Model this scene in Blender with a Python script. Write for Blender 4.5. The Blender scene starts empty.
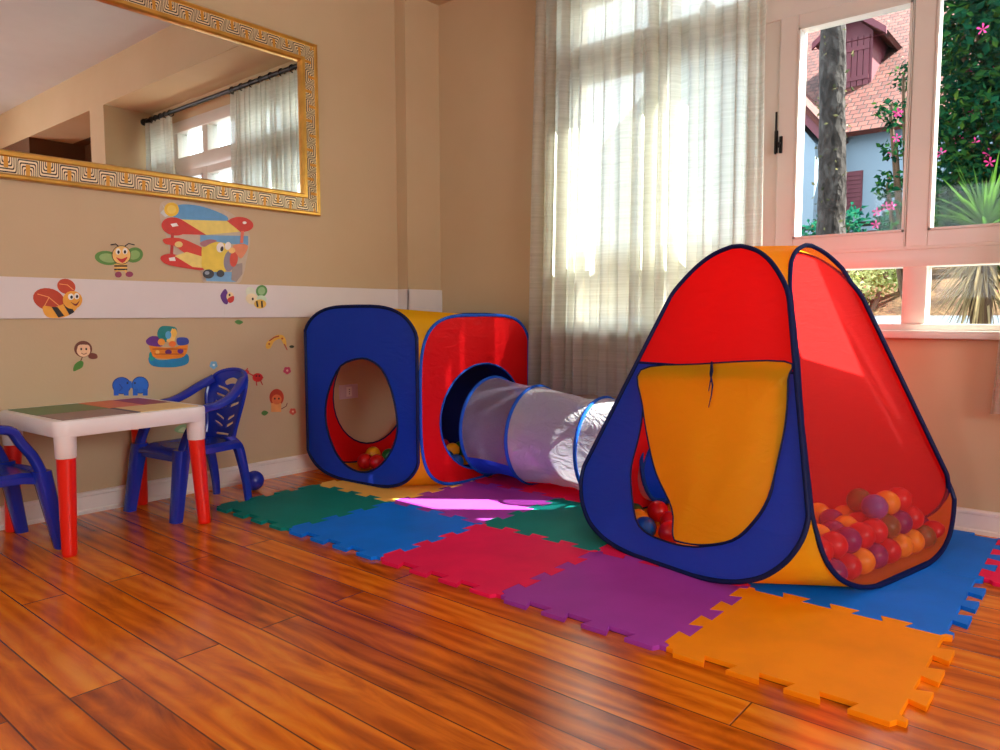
import bpy, bmesh, math, random
from mathutils import Vector, Matrix, geometry, noise
random.seed(11)
SC = bpy.context.scene
COL = SC.collection
PI = math.pi
V = Vector

# ---------------------------------------------------------------- camera (solved from the room's straight edges)
YAW, PITCH, ROLL, FPX, CX, CY, CZ = -0.69897787, -0.08110255, -0.00195302, 741.0981, 3.1923526, -3.1541647, 0.8
def cam_axes():
    cy, sy, cp, sp = math.cos(YAW), math.sin(YAW), math.cos(PITCH), math.sin(PITCH)
    f = V((sy*cp, cy*cp, sp)); r = V((cy, -sy, 0)); u = r.cross(f)
    cr, sr = math.cos(ROLL), math.sin(ROLL)
    return cr*r + sr*u, -sr*r + cr*u, f
RX, UX, FX = cam_axes()
CAM = V((CX, CY, CZ))
cd = bpy.data.cameras.new('camera'); co = bpy.data.objects.new('camera', cd); COL.objects.link(co)
M = Matrix((RX, UX, -FX)).transposed().to_4x4(); M.translation = CAM
co.matrix_world = M
cd.sensor_width = 36; cd.lens = FPX*36/1000; cd.clip_start = .02; cd.clip_end = 300
SC.camera = co

def ray(px, py): return FX + (px-500)/FPX*RX - (py-375)/FPX*UX
def meas(px, py, p0, n):
    "a measured point: where the sight line meets the plane through p0 with normal n"
    d = ray(px, py); n = V(n); t = (V(p0)-CAM).dot(n)/d.dot(n)
    return CAM + d*t
def wall_pt(px, py, off=0.0): return meas(px, py, (off, 0, 0), (1, 0, 0))
def back_pt(px, py, y=0.0): return meas(px, py, (0, y, 0), (0, 1, 0))

# ---------------------------------------------------------------- materials
def new_mat(name):
    m = bpy.data.materials.new(name); m.use_nodes = True
    nt = m.node_tree; nt.nodes.clear()
    out = nt.nodes.new('ShaderNodeOutputMaterial')
    return m, nt, out
def N(nt, t, **kw):
    n = nt.nodes.new(t)
    for k, v in kw.items():
        if k in n.inputs.keys() if isinstance(k, str) else False: n.inputs[k].default_value = v
        else: setattr(n, k, v)
    return n
def L(nt, a, b): nt.links.new(a, b)
def rgba(c): return (c[0], c[1], c[2], 1.0)
def srgb(r, g, b):
    f = lambda c: (c/255/12.92) if c/255 <= .04045 else ((c/255+.055)/1.055)**2.4
    return (f(r), f(g), f(b))
def math_(nt, op, a, b=None, c=None):
    n = nt.nodes.new('ShaderNodeMath'); n.operation = op
    for i, v in enumerate((a, b, c)):
        if v is None: continue
        if isinstance(v, (int, float)): n.inputs[i].default_value = v
        else: nt.links.new(v, n.inputs[i])
    return n.outputs[0]
def mixc(nt, fac, a, b, mode='MIX'):
    n = nt.nodes.new('ShaderNodeMix'); n.data_type = 'RGBA'; n.blend_type = mode
    for i, v in ((0, fac), (6, a), (7, b)):
        if isinstance(v, (int, float)): n.inputs[i].default_value = v
        elif isinstance(v, tuple): n.inputs[i].default_value = rgba(v)
        else: nt.links.new(v, n.inputs[i])
    return n.outputs[2]
def ramp(nt, src, stops):
    n = nt.nodes.new('ShaderNodeValToRGB'); e = n.color_ramp.elements
    while len(e) < len(stops): e.new(.5)
    for el, (p, c) in zip(e, stops): el.position = p; el.color = rgba(c)
    nt.links.new(src, n.inputs[0]); return n.outputs[0]
def coords(nt, scale=(1, 1, 1), loc=(0, 0, 0), rot=(0, 0, 0), kind='Object'):
    t = nt.nodes.new('ShaderNodeTexCoord'); m = nt.nodes.new('ShaderNodeMapping')
    m.inputs['Scale'].default_value = scale; m.inputs['Location'].default_value = loc; m.inputs['Rotation'].default_value = rot
    nt.links.new(t.outputs[kind], m.inputs[0]); return m.outputs[0]
def noise_(nt, vec, scale, detail=3, rough=.55, dist=0):
    n = nt.nodes.new('ShaderNodeTexNoise'); n.inputs['Scale'].default_value = scale; n.inputs['Detail'].default_value = detail
    n.inputs['Roughness'].default_value = rough; n.inputs['Distortion'].default_value = dist
    nt.links.new(vec, n.inputs['Vector']); return n.outputs['Fac']
def bump_(nt, h, strength=.2, dist=.01):
    n = nt.nodes.new('ShaderNodeBump'); n.inputs['Strength'].default_value = strength; n.inputs['Distance'].default_value = dist
    nt.links.new(h, n.inputs['Height']); return n.outputs[0]
def principled(nt, out, col=None, rough=.5, metal=0, spec=.5, coat=0, coat_rough=.1, normal=None):
    p = nt.nodes.new('ShaderNodeBsdfPrincipled')
    if col is not None:
        if isinstance(col, tuple): p.inputs['Base Color'].default_value = rgba(col)
        else: nt.links.new(col, p.inputs['Base Color'])
    if isinstance(rough, (int, float)): p.inputs['Roughness'].default_value = rough
    else: nt.links.new(rough, p.inputs['Roughness'])
    p.inputs['Metallic'].default_value = metal; p.inputs['Specular IOR Level'].default_value = spec
    p.inputs['Coat Weight'].default_value = coat; p.inputs['Coat Roughness'].default_value = coat_rough
    if normal is not None: nt.links.new(normal, p.inputs['Normal'])
    if out is not None: nt.links.new(p.outputs[0], out.inputs[0])
    return p
def plain(name, col, rough=.5, metal=0, var=.08, scale=6, bump=0, bscale=60, spec=.5, coat=0):
    m, nt, out = new_mat(name)
    c = coords(nt)
    n = noise_(nt, c, scale, 4)
    k = ramp(nt, n, [(.3, (1-var,)*3), (.7, (1+var*.4,)*3)])
    colr = mixc(nt, 1.0, col, k, 'MULTIPLY')
    nrm = bump_(nt, noise_(nt, c, bscale, 3), bump, .004) if bump else None
    principled(nt, out, colr, rough, metal, spec, coat, .1, nrm)
    return m
def fabric(name, col, trans=.5, tcol=None, sheen=.012, wrinkle=.25):
    m, nt, out = new_mat(name)
    c = coords(nt)
    wn = noise_(nt, coords(nt, (3, 3, 7)), 3.2, 4, .6, 1.2)
    b = bump_(nt, wn, wrinkle, .02)
    d = N(nt, 'ShaderNodeBsdfDiffuse'); d.inputs[0].default_value = rgba(col); L(nt, b, d.inputs['Normal'])
    t = N(nt, 'ShaderNodeBsdfTranslucent'); t.inputs[0].default_value = rgba(tcol or col); L(nt, b, t.inputs['Normal'])
    mx = N(nt, 'ShaderNodeMixShader'); mx.inputs[0].default_value = trans
    L(nt, d.outputs[0], mx.inputs[1]); L(nt, t.outputs[0], mx.inputs[2])
    g = N(nt, 'ShaderNodeBsdfGlossy'); g.inputs['Roughness'].default_value = .38; g.inputs[0].default_value = (1, 1, 1, 1); L(nt, b, g.inputs['Normal'])
    m2 = N(nt, 'ShaderNodeMixShader'); m2.inputs[0].default_value = sheen
    L(nt, mx.outputs[0], m2.inputs[1]); L(nt, g.outputs[0], m2.inputs[2]); L(nt, m2.outputs[0], out.inputs[0])
    return m
def netting(name, col, tint, clear, trans=.5, gloss=0., wrinkle=.2, wscale=3.0):
    m, nt, out = new_mat(name)
    wn = noise_(nt, coords(nt, (3, 3, 5)), wscale, 4, .6, 1.5)
    b = bump_(nt, wn, wrinkle, .02)
    d = N(nt, 'ShaderNodeBsdfDiffuse'); d.inputs[0].default_value = rgba(col); L(nt, b, d.inputs['Normal'])
    t = N(nt, 'ShaderNodeBsdfTranslucent'); t.inputs[0].default_value = rgba(col); L(nt, b, t.inputs['Normal'])
    mx = N(nt, 'ShaderNodeMixShader'); mx.inputs[0].default_value = trans
    L(nt, d.outputs[0], mx.inputs[1]); L(nt, t.outputs[0], mx.inputs[2])
    s = mx.outputs[0]
    if gloss:
        g = N(nt, 'ShaderNodeBsdfGlossy'); g.inputs['Roughness'].default_value = .22; L(nt, b, g.inputs['Normal'])
        m3 = N(nt, 'ShaderNodeMixShader'); m3.inputs[0].default_value = gloss
        L(nt, s, m3.inputs[1]); L(nt, g.outputs[0], m3.inputs[2]); s = m3.outputs[0]
    tr = N(nt, 'ShaderNodeBsdfTransparent'); tr.inputs[0].default_value = rgba(tint)
    m2 = N(nt, 'ShaderNodeMixShader')
    wv = noise_(nt, coords(nt, (1, 1, 1)), 900, 1)
    L(nt, math_(nt, 'ADD', math_(nt, 'MULTIPLY', math_(nt, 'SUBTRACT', wv, .5), .3), clear), m2.inputs[0])
    L(nt, s, m2.inputs[1]); L(nt, tr.outputs[0], m2.inputs[2]); L(nt, m2.outputs[0], out.inputs[0])
    return m

MT = {}
def wall_mat():
    m, nt, out = new_mat('beige_wall_paint')
    c = coords(nt); n = noise_(nt, c, 1.3, 4); f = noise_(nt, c, 90, 3)
    col = ramp(nt, n, [(.3, WALLC[0]), (.7, WALLC[1])])
    principled(nt, out, col, .62, 0, .25, 0, .1, bump_(nt, f, .12, .003)); return m
WALLC = (srgb(192, 168, 132), srgb(200, 178, 143))
MT['wall'] = wall_mat()
MT['white_paint'] = plain('white_gloss_paint', srgb(232, 226, 218), .32, var=.04)
MT['board'] = plain('white_board', srgb(222, 213, 208), .4, var=.05, scale=3)
MT['window_paint'] = plain('cream_window_paint', srgb(210, 206, 196), .3, var=.03)
MT['ceiling'] = plain('white_ceiling_paint', srgb(196, 202, 202), .8, var=.03)
MT['dark_recess'] = plain('shaded_passage_wall', srgb(96, 62, 34), .8)  # shade of the passage is put into this dark brown

def floor_mat():
    m, nt, out = new_mat('varnished_plank_floor')
    vec = coords(nt, (1, 1, 1), (0.21, 2.03, 0))
    br = N(nt, 'ShaderNodeTexBrick'); br.offset = .37; br.offset_frequency = 2; br.squash = 1
    for k, v in (('Scale', 1.0), ('Mortar Size', .0022), ('Mortar Smooth', .35), ('Bias', -.0), ('Brick Width', 1.75), ('Row Height', .1125)): br.inputs[k].default_value = v
    br.inputs['Color1'].default_value = (0, 0, 0, 1); br.inputs['Color2'].default_value = (1, 1, 1, 1); br.inputs['Mortar'].default_value = (.5, .5, .5, 1)
    L(nt, vec, br.inputs['Vector'])
    sep = N(nt, 'ShaderNodeSeparateColor'); L(nt, br.outputs['Color'], sep.inputs[0]); pid = sep.outputs[0]
    # every plank shifts its own stretch of grain
    cmb = N(nt, 'ShaderNodeCombineXYZ'); L(nt, math_(nt, 'MULTIPLY', pid, 17.0), cmb.inputs[0]); L(nt, math_(nt, 'MULTIPLY', pid, 7.3), cmb.inputs[1])
    va = N(nt, 'ShaderNodeVectorMath', operation='ADD'); L(nt, coords(nt, (1.5, 6.5, 1)), va.inputs[0]); L(nt, cmb.outputs[0], va.inputs[1])
    g1 = noise_(nt, va.outputs[0], 1.6, 5, .6, 1.6)
    vb = N(nt, 'ShaderNodeVectorMath', operation='ADD'); L(nt, coords(nt, (.8, 7, 1)), vb.inputs[0]); L(nt, cmb.outputs[0], vb.inputs[1])
    wv = N(nt, 'ShaderNodeTexWave'); wv.wave_type = 'BANDS'; wv.bands_direction = 'Y'
    for k, v in (('Scale', .9), ('Distortion', 7.0), ('Detail', 3.0), ('Detail Scale', 1.1)): wv.inputs[k].default_value = v
    L(nt, vb.outputs[0], wv.inputs['Vector'])
    mixf = math_(nt, 'ADD', math_(nt, 'MULTIPLY', g1, .84), math_(nt, 'MULTIPLY', wv.outputs['Fac'], .16))
    mixf = math_(nt, 'ADD', math_(nt, 'MULTIPLY', math_(nt, 'SUBTRACT', pid, .5), .26), mixf)
    col = ramp(nt, mixf, [(.22, srgb(140, 58, 6)), (.40, srgb(192, 88, 10)), (.58, srgb(226, 116, 16)), (.85, srgb(244, 152, 36))])
    seam = br.outputs['Fac']
    col = mixc(nt, math_(nt, 'MULTIPLY', seam, .85), col, srgb(40, 14, 5))
    scr = noise_(nt, coords(nt, (6, 30, 1)), 9, 5, .7)
    rough = math_(nt, 'ADD', math_(nt, 'MULTIPLY', scr, .14), .09)
    h = math_(nt, 'SUBTRACT', math_(nt, 'MULTIPLY', scr, .25), seam)
    principled(nt, out, col, rough, 0, .5, .0, .1, bump_(nt, h, .22, .002)); return m
MT['floor'] = floor_mat()

def sheer_mat():
    m, nt, out = new_mat('sheer_white_curtain')
    sl = noise_(nt, coords(nt, (1.2, 1.2, 46)), 3.2, 3, .6)
    col = ramp(nt, sl, [(.3, srgb(212, 214, 203)), (.7, srgb(226, 228, 219))])
    d = N(nt, 'ShaderNodeBsdfDiffuse'); t = N(nt, 'ShaderNodeBsdfTranslucent'); tr = N(nt, 'ShaderNodeBsdfTransparent')
    L(nt, col, d.inputs[0]); L(nt, col, t.inputs[0])
    a = N(nt, 'ShaderNodeMixShader'); a.inputs[0].default_value = .72; L(nt, d.outputs[0], a.inputs[1]); L(nt, t.outputs[0], a.inputs[2])
    b = N(nt, 'ShaderNodeMixShader'); L(nt, math_(nt, 'ADD', math_(nt, 'MULTIPLY', sl, -.13), .155), b.inputs[0])
    L(nt, a.outputs[0], b.inputs[1]); L(nt, tr.outputs[0], b.inputs[2]); L(nt, b.outputs[0], out.inputs[0]); return m
MT['sheer'] = sheer_mat()

def glass_mat():
    m, nt, out = new_mat('window_glass')
    g = N(nt, 'ShaderNodeBsdfGlossy'); g.inputs['Roughness'].default_value = .02
    t = N(nt, 'ShaderNodeBsdfTransparent'); t.inputs[0].default_value = (.96, .98, .97, 1)
    x = N(nt, 'ShaderNodeMixShader'); x.inputs[0].default_value = .010; L(nt, t.outputs[0], x.inputs[1]); L(nt, g.outputs[0], x.inputs[2]); L(nt, x.outputs[0], out.inputs[0]); return m
MT['glass'] = glass_mat()
def mirror_mat():
    m, nt, out = new_mat('mirror_silvering'); principled(nt, out, (.86, .86, .85), .012, 1.0); return m
MT['mirror'] = mirror_mat()
MT['gold'] = plain('gilt_moulding', srgb(226, 172, 80), .3, .75, var=.2, scale=14, bump=.15, bscale=50)
def key_mat():
    m, nt, out = new_mat('gilt_nested_arch_relief')
    uv = nt.nodes.new('ShaderNodeTexCoord').outputs['UV']
    s = N(nt, 'ShaderNodeSeparateXYZ'); L(nt, uv, s.inputs[0]); u, v = s.outputs[0], s.outputs[1]
    cell = math_(nt, 'FLOOR', u); fu = math_(nt, 'ABSOLUTE', math_(nt, 'MULTIPLY', math_(nt, 'SUBTRACT', math_(nt, 'FRACT', u), .5), 2.0))
    odd = math_(nt, 'FLOORED_MODULO', cell, 2.0)
    vv = math_(nt, 'ADD', math_(nt, 'MULTIPLY', odd, v), math_(nt, 'MULTIPLY', math_(nt, 'SUBTRACT', 1.0, odd), math_(nt, 'SUBTRACT', 1.0, v)))
    d = math_(nt, 'SMOOTH_MAX', fu, vv, .25)
    band = math_(nt, 'FRACT', math_(nt, 'MULTIPLY', d, 5.2))
    line = math_(nt, 'GREATER_THAN', band, .58)
    core = math_(nt, 'LESS_THAN', math_(nt, 'MAXIMUM', math_(nt, 'MULTIPLY', fu, 1.0), math_(nt, 'MULTIPLY', vv, .3)), .2)
    colr = mixc(nt, line, srgb(240, 218, 176), srgb(38, 22, 12))
    colr = mixc(nt, core, colr, srgb(214, 150, 48))
    mt = math_(nt, 'SUBTRACT', .35, math_(nt, 'MULTIPLY', line, .3))
    p = principled(nt, out, colr, .38, .6, .5, 0, .1, bump_(nt, math_(nt, 'SUBTRACT', 1.0, line), .5, .003)); L(nt, mt, p.inputs['Metallic']); return m
MT['key'] = key_mat()

BLUE, RED, YEL = (.004, .075, .76), (.88, .008, .014), (1.0, .52, .008)
MT['blue_fabric'] = fabric('blue_nylon', BLUE, .45, (.06, .09, .9))
MT['red_fabric'] = fabric('red_nylon', RED, .44, (.95, .03, .03))
MT['yellow_fabric'] = fabric('yellow_nylon', YEL, .5, (.98, .48, .02))
MT['navy_fabric'] = fabric('navy_nylon', (.004, .012, .12), .3)
MT['piping'] = fabric('navy_binding', (.006, .012, .075), .05)
MT['blue_piping'] = fabric('blue_binding', (.012, .09, .50), .1)
MT['red_net'] = netting('red_netting', (.90, .09, .09), (1, .92, .90), .62, .5, 0., .1)
MT['white_net'] = netting('white_netting', (.86, .88, .93), (.93, .93, .97), .42, .4, .14, 1.3, 2.6)
MT['white_net_shade'] = netting('shaded_white_netting', (.66, .62, .84), (.9, .86, .98), .64, .4, .06, .4, 2.2)  # the white netting again, with its shade mixed into the colour

def foam(name, col):
    m, nt, out = new_mat(name)
    c = coords(nt); f = noise_(nt, c, 240, 2); n = noise_(nt, c, 5, 4)
    k = ramp(nt, n, [(.3, (.88,)*3), (.7, (1.06,)*3)])
    principled(nt, out, mixc(nt, 1.0, col, k, 'MULTIPLY'), .6, 0, .14, 0, .1, bump_(nt, f, .25, .002)); return m
MATC = {'teal': foam('teal_foam', srgb(0, 126, 116)), 'blue': foam('blue_foam', srgb(4, 116, 226)), 'magenta': foam('magenta_foam', srgb(234, 26, 84)),
        'purple': foam('purple_foam', srgb(164, 60, 166)), 'orange': foam('orange_foam', srgb(254, 146, 4)), 'yellow': foam('yellow_foam', srgb(250, 192, 84))}
BALLC = {'R': plain('red_ball_plastic', srgb(205, 22, 28), .3, var=.03), 'Y': plain('yellow_ball_plastic', srgb(246, 176, 28), .3, var=.03), 'P': plain('purple_ball_plastic', srgb(72, 34, 120), .3, var=.03),
         'B': plain('blue_ball_plastic', srgb(14, 96, 190), .3, var=.03), 'G': plain('green_ball_plastic', srgb(30, 104, 44), .3, var=.03)}
BALLW = {'R': 'red', 'Y': 'yellow', 'P': 'purple', 'B': 'blue', 'G': 'green'}
MT['chair_blue'] = plain('blue_moulded_plastic', (.010, .028, .36), .22, var=.04, spec=.55)
MT['table_white'] = plain('white_moulded_plastic', srgb(232, 226, 224), .35, var=.03)
MT['table_red'] = plain('red_moulded_plastic', srgb(226, 30, 14), .28, var=.03)
MT['black_iron'] = plain('black_iron', srgb(24, 20, 20), .4, .6)
MT['outlet'] = plain('outlet_plastic', srgb(206, 190, 196), .35, var=.02)
_flat = {}
def flat(c):
    if c not in _flat: _flat[c] = plain('printed_vinyl_%d' % len(_flat), srgb(*c), .42, var=.1, scale=30)
    return _flat[c]

# ---------------------------------------------------------------- mesh builder
class MB:
    def __init__(s): s.v, s.f, s.m, s.uv = [], [], [], {}
    def add(s, vs, fs, mi=0, mat=None):
        o = len(s.v); s.v += [tuple(mat @ V(p)) if mat else tuple(p) for p in vs]
        for f in fs: s.f.append([i+o for i in f]); s.m.append(mi)
        return s
    def box(s, a, b, mi=0, mat=None, bev=0):
        (x0, y0, z0), (x1, y1, z1) = a, b
        if bev > 0:
            bm = bmesh.new(); bmesh.ops.create_cube(bm, size=1)
            for v in bm.verts: v.co = V(((x0+x1)/2+v.co.x*(x1-x0), (y0+y1)/2+v.co.y*(y1-y0), (z0+z1)/2+v.co.z*(z1-z0)))
            bmesh.ops.bevel(bm, geom=list(bm.edges), offset=bev, segments=2, affect='EDGES', profile=.5)
            bm.verts.index_update(); r = s.add([v.co for v in bm.verts], [[v.index for v in f.verts] for f in bm.faces], mi, mat); bm.free(); return r
        return s.add([(x0,y0,z0),(x1,y0,z0),(x1,y1,z0),(x0,y1,z0),(x0,y0,z1),(x1,y0,z1),(x1,y1,z1),(x0,y1,z1)],
                     [(0,3,2,1),(4,5,6,7),(0,1,5,4),(1,2,6,5),(2,3,7,6),(3,0,4,7)], mi, mat)
    def tube(s, pts, r, n=8, closed=False, mi=0, cap=True, mat=None, flat=1.0, up=None):
        pts = [V(p) for p in pts]; k = len(pts); rs = r if isinstance(r, (list, tuple)) else [r]*k
        T = []
        for i in range(k):
            a = pts[i-1] if (i > 0 or closed) else pts[i]; b = pts[(i+1) % k] if (i < k-1 or closed) else pts[i]
            T.append((b-a).normalized())
        nrm = V(up) if up else (V((0, 0, 1)) if abs(T[0].z) < .9 else V((1, 0, 0)))
        vs = []
        for i in range(k):
            if up: nrm = V(up)
            nn = (nrm - T[i]*nrm.dot(T[i])).normalized(); bb = T[i].cross(nn); nrm = nn
            for j in range(n):
                a = 2*PI*j/n; vs.append(pts[i] + rs[i]*(math.cos(a)*nn*flat + math.sin(a)*bb))
        fs = []
        for i in range(k if closed else k-1):
            for j in range(n):
                a, b = i*n+j, i*n+(j+1) % n; c, d = ((i+1) % k)*n+(j+1) % n, ((i+1) % k)*n+j
                fs.append((a, b, c, d))
        if cap and not closed: fs += [tuple(range(n))[::-1], tuple(range((k-1)*n, k*n))]
        return s.add(vs, fs, mi, mat)
    def lathe(s, prof, n=24, mi=0, mat=None):
        vs, fs = [], []
        for r, z in prof:
            for j in range(n): a = 2*PI*j/n; vs.append((r*math.cos(a), r*math.sin(a), z))
        for i in range(len(prof)-1):
            for j in range(n): fs.append((i*n+j, i*n+(j+1) % n, (i+1)*n+(j+1) % n, (i+1)*n+j))
        fs += [tuple(range(n))[::-1], tuple(range((len(prof)-1)*n, len(prof)*n))]
        return s.add(vs, fs, mi, mat)
    def sphere(s, c, r, nu=20, nv=12, mi=0, sc=(1, 1, 1)):
        vs = [(0, 0, -1)]; fs = []
        for i in range(1, nv):
            t = PI*i/nv-PI/2
            for j in range(nu): a = 2*PI*j/nu; vs.append((math.cos(t)*math.cos(a), math.cos(t)*math.sin(a), math.sin(t)))
        vs.append((0, 0, 1)); top = len(vs)-1
        for j in range(nu):
            fs.append((0, 1+(j+1) % nu, 1+j)); fs.append((top, top-nu+j, top-nu+(j+1) % nu))
        for i in range(nv-2):
            for j in range(nu): a = 1+i*nu+j; b = 1+i*nu+(j+1) % nu; fs.append((a, b, b+nu, a+nu))
        return s.add([(c[0]+r*sc[0]*p[0], c[1]+r*sc[1]*p[1], c[2]+r*sc[2]*p[2]) for p in vs], fs, mi)
    def sheet(s, outer, holes=(), to3=None, mi=0, thick=0, nrm=None):
        "a flat polygon with holes; to3 maps (a, b) to a point; thick gives it depth along nrm"
        loops = [[V((p[0], p[1], 0)) for p in l] for l in (outer, *holes)]
        tri = geometry.tessellate_polygon(loops); flat_ = [p for l in loops for p in l]
        P = [V(to3(p.x, p.y)) if to3 else p for p in flat_]
        if not thick: return s.add(P, [tuple(t) for t in tri], mi)
        nn = V(nrm); k = len(P); fs = [tuple(t) for t in tri] + [tuple(i+k for i in t[::-1]) for t in tri]
        o = 0
        for l in loops:
            for i in range(len(l)): a, b = o+i, o+(i+1) % len(l); fs.append((a, b, b+k, a+k))
            o += len(l)
        return s.add([p+nn*thick/2 for p in P]+[p-nn*thick/2 for p in P], fs, mi)
    def build(s, name, mats, parent=None, smooth=True, angle=.6):
        me = bpy.data.meshes.new(name); me.from_pydata([tuple(p) for p in s.v], [], s.f)
        mats = mats if isinstance(mats, (list, tuple)) else [mats]
        for m in mats: me.materials.append(m)
        me.polygons.foreach_set('material_index', s.m)
        if s.uv:
            l = me.uv_layers.new(name='UVMap')
            for fi, uvs in s.uv.items():
                for li, c in zip(me.polygons[fi].loop_indices, uvs): l.data[li].uv = c
        bm = bmesh.new(); bm.from_mesh(me)
        if not s.uv: bmesh.ops.remove_doubles(bm, verts=bm.verts, dist=1e-6)
        bmesh.ops.recalc_face_normals(bm, faces=bm.faces); bm.to_mesh(me); bm.free()
        if smooth:
            me.polygons.foreach_set('use_smooth', [True]*len(me.polygons)); me.set_sharp_from_angle(angle=angle)
        me.update()
        o = bpy.data.objects.new(name, me); COL.objects.link(o)
        if parent is not None: o.parent = parent
        return o
def tag(o, label, cat, group=None, kind=None):
    o['label'] = label; o['category'] = cat
    if group: o['group'] = group
    if kind: o['kind'] = kind
    return o
def empty(name, loc=(0, 0, 0), rz=0):
    o = bpy.data.objects.new(name, None); COL.objects.link(o); o.location = loc; o.rotation_euler = (0, 0, rz); o.empty_display_size = .1
    return o
def struct(o): o['kind'] = 'structure'; return o
def copy_tree(o, parent=None):
    c = o.copy(); COL.objects.link(c)
    if parent is not None: c.parent = parent
    for ch in list(o.children): copy_tree(ch, c)
    return c
def ellipse(cx, cy, rx, ry, n=24, rot=0):
    c, s = math.cos(rot), math.sin(rot)
    return [(cx+rx*math.cos(2*PI*i/n)*c-ry*math.sin(2*PI*i/n)*s, cy+rx*math.cos(2*PI*i/n)*s+ry*math.sin(2*PI*i/n)*c) for i in range(n)]
def smooth_poly(pts, n=6, closed=True):
    "Catmull-Rom through 2D or 3D points"
    out = []; k = len(pts); P = [V((*p, 0)) if len(p) == 2 else V(p) for p in pts]
    for i in range(k if closed else k-1):
        p0, p1, p2, p3 = (P[(i-1) % k], P[i], P[(i+1) % k], P[(i+2) % k]) if closed else (P[max(i-1, 0)], P[i], P[i+1], P[min(i+2, k-1)])
        for j in range(n):
            t = j/n; out.append(.5*((2*p1)+(p2-p0)*t+(2*p0-5*p1+4*p2-p3)*t*t+(3*p1-p0-3*p2+p3)*t**3))
    if not closed: out.append(P[-1])
    return [tuple(q[:len(pts[0])]) for q in out]

PIT = [(1.925,-0.537,0.064,'R'),(1.822,-0.718,0.064,'G'),(1.876,-0.784,0.064,'Y'),(1.889,-0.426,0.064,'R'),(1.982,-0.735,0.064,'R'),(2.038,-0.85,0.064,'R'),(1.873,-0.628,0.064,'R'),(1.946,-0.858,0.064,'B'),(2.502,-0.642,0.058,'R'),(2.618,-0.751,0.058,'Y'),(2.507,-0.517,0.123,'Y'),(2.528,-0.731,0.124,'P'),(2.633,-0.38,0.058,'G'),(2.525,-0.438,0.123,'B'),(2.443,-0.586,0.058,'R'),(2.388,-0.822,0.058,'Y'),(2.605,-0.707,0.124,'R'),(2.459,-0.213,0.058,'P'),(2.56,-0.697,0.058,'R'),(2.671,-0.221,0.058,'P'),(2.647,-0.425,0.189,'R'),(2.451,-0.754,0.123,'Y'),(2.347,-0.689,0.058,'Y'),(2.6,-0.83,0.058,'R'),(2.596,-0.538,0.058,'R'),(2.505,-0.932,0.058,'G'),(2.539,-0.483,0.058,'P'),(2.483,-0.72,0.058,'R'),(2.461,-0.507,0.058,'Y'),(2.564,-0.986,0.058,'R'),(2.366,-0.61,0.058,'G'),(2.479,-0.428,0.058,'Y'),(2.488,-0.597,0.123,'P'),(2.446,-0.877,0.058,'B'),(2.51,-0.809,0.124,'Y'),(2.546,-0.652,0.124,'Y'),(2.406,-0.744,0.058,'Y'),(2.602,-0.414,0.123,'R'),(2.655,-0.594,0.058,'R'),(2.424,-0.665,0.058,'R'),(2.52,-0.563,0.058,'P'),(2.556,-0.404,0.058,'R'),(2.578,-0.618,0.058,'R'),(2.403,-0.452,0.058,'P'),(2.541,-0.775,0.058,'G'),(2.551,-0.943,0.124,'R'),(2.536,-0.19,0.058,'R'),(2.569,-0.864,0.124,'R'),(2.642,-0.549,0.123,'G'),(2.565,-0.573,0.123,'R'),(2.497,-0.349,0.058,'Y'),(2.574,-0.325,0.058,'G'),(2.691,-0.435,0.058,'Y'),(2.678,-0.39,0.124,'R'),(2.636,-0.673,0.058,'P'),(2.465,-0.799,0.058,'R'),(2.673,-0.514,0.058,'Y'),(2.71,-0.356,0.058,'G'),(2.385,-0.531,0.058,'G'),(2.651,-0.301,0.058,'R'),(2.495,-1.028,0.058,'R'),(2.518,-0.268,0.058,'P'),(2.436,-0.974,0.058,'R'),(2.615,-0.459,0.058,'R'),(2.587,-0.786,0.124,'P'),(2.43,-0.541,0.123,'Y'),(2.584,-0.493,0.123,'P'),(2.728,-0.278,0.058,'R'),(2.623,-0.629,0.123,'R'),(2.66,-0.469,0.123,'P'),(2.441,-0.292,0.058,'Y'),(2.523,-0.854,0.058,'B'),(2.421,-0.373,0.058,'P'),(2.595,-0.245,0.058,'G'),(2.611,-0.584,0.189,'B'),(2.629,-0.504,0.189,'Y'),(2.552,-0.528,0.189,'G'),(2.582,-0.908,0.058,'P')]

# ================================================================ the room
XR, YF, ZC, ZS = 6.4, -5.2, 2.92, 2.57          # far wall, rear wall, ceiling, soffit of the window recess
fl = MB(); fl.add([(-.15, YF-.15, 0), (XR+.2, YF-.15, 0), (XR+.2, .18, 0), (-.15, .18, 0), (-.15, YF-.15, -.08), (XR+.2, YF-.15, -.08), (XR+.2, .18, -.08), (-.15, .18, -.08)],
   [(0,1,2,3),(7,6,5,4),(0,4,5,1),(1,5,6,2),(2,6,7,3),(3,7,4,0)])
struct(fl.build('floor', MT['floor'], smooth=False))
struct(MB().box((-.15, YF-.15, ZC), (XR+.2, .3, ZC+.1)).build('ceiling', MT['ceiling'], smooth=False))
struct(MB().box((-.15, YF-.15, 0), (0, .15, ZC)).build('wall_left', MT['wall'], smooth=False))
struct(MB().box((-.001, -.262, 0), (.084, .002, ZS)).build('column', MT['wall'], smooth=False))
# window wall: boxes round one opening
WX0, WX1, WZ0, WZ1 = .98, 3.48, .735, 2.42
w = MB()
w.box((-.1, 0, 0), (WX0, .18, ZC)).box((WX1, 0, 0), (3.7, .18, ZC)).box((WX0, 0, 0), (WX1, .18, WZ0)).box((WX0, 0, WZ1), (WX1, .18, ZC))
struct(w.build('wall_back', MT['wall'], smooth=False))
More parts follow.
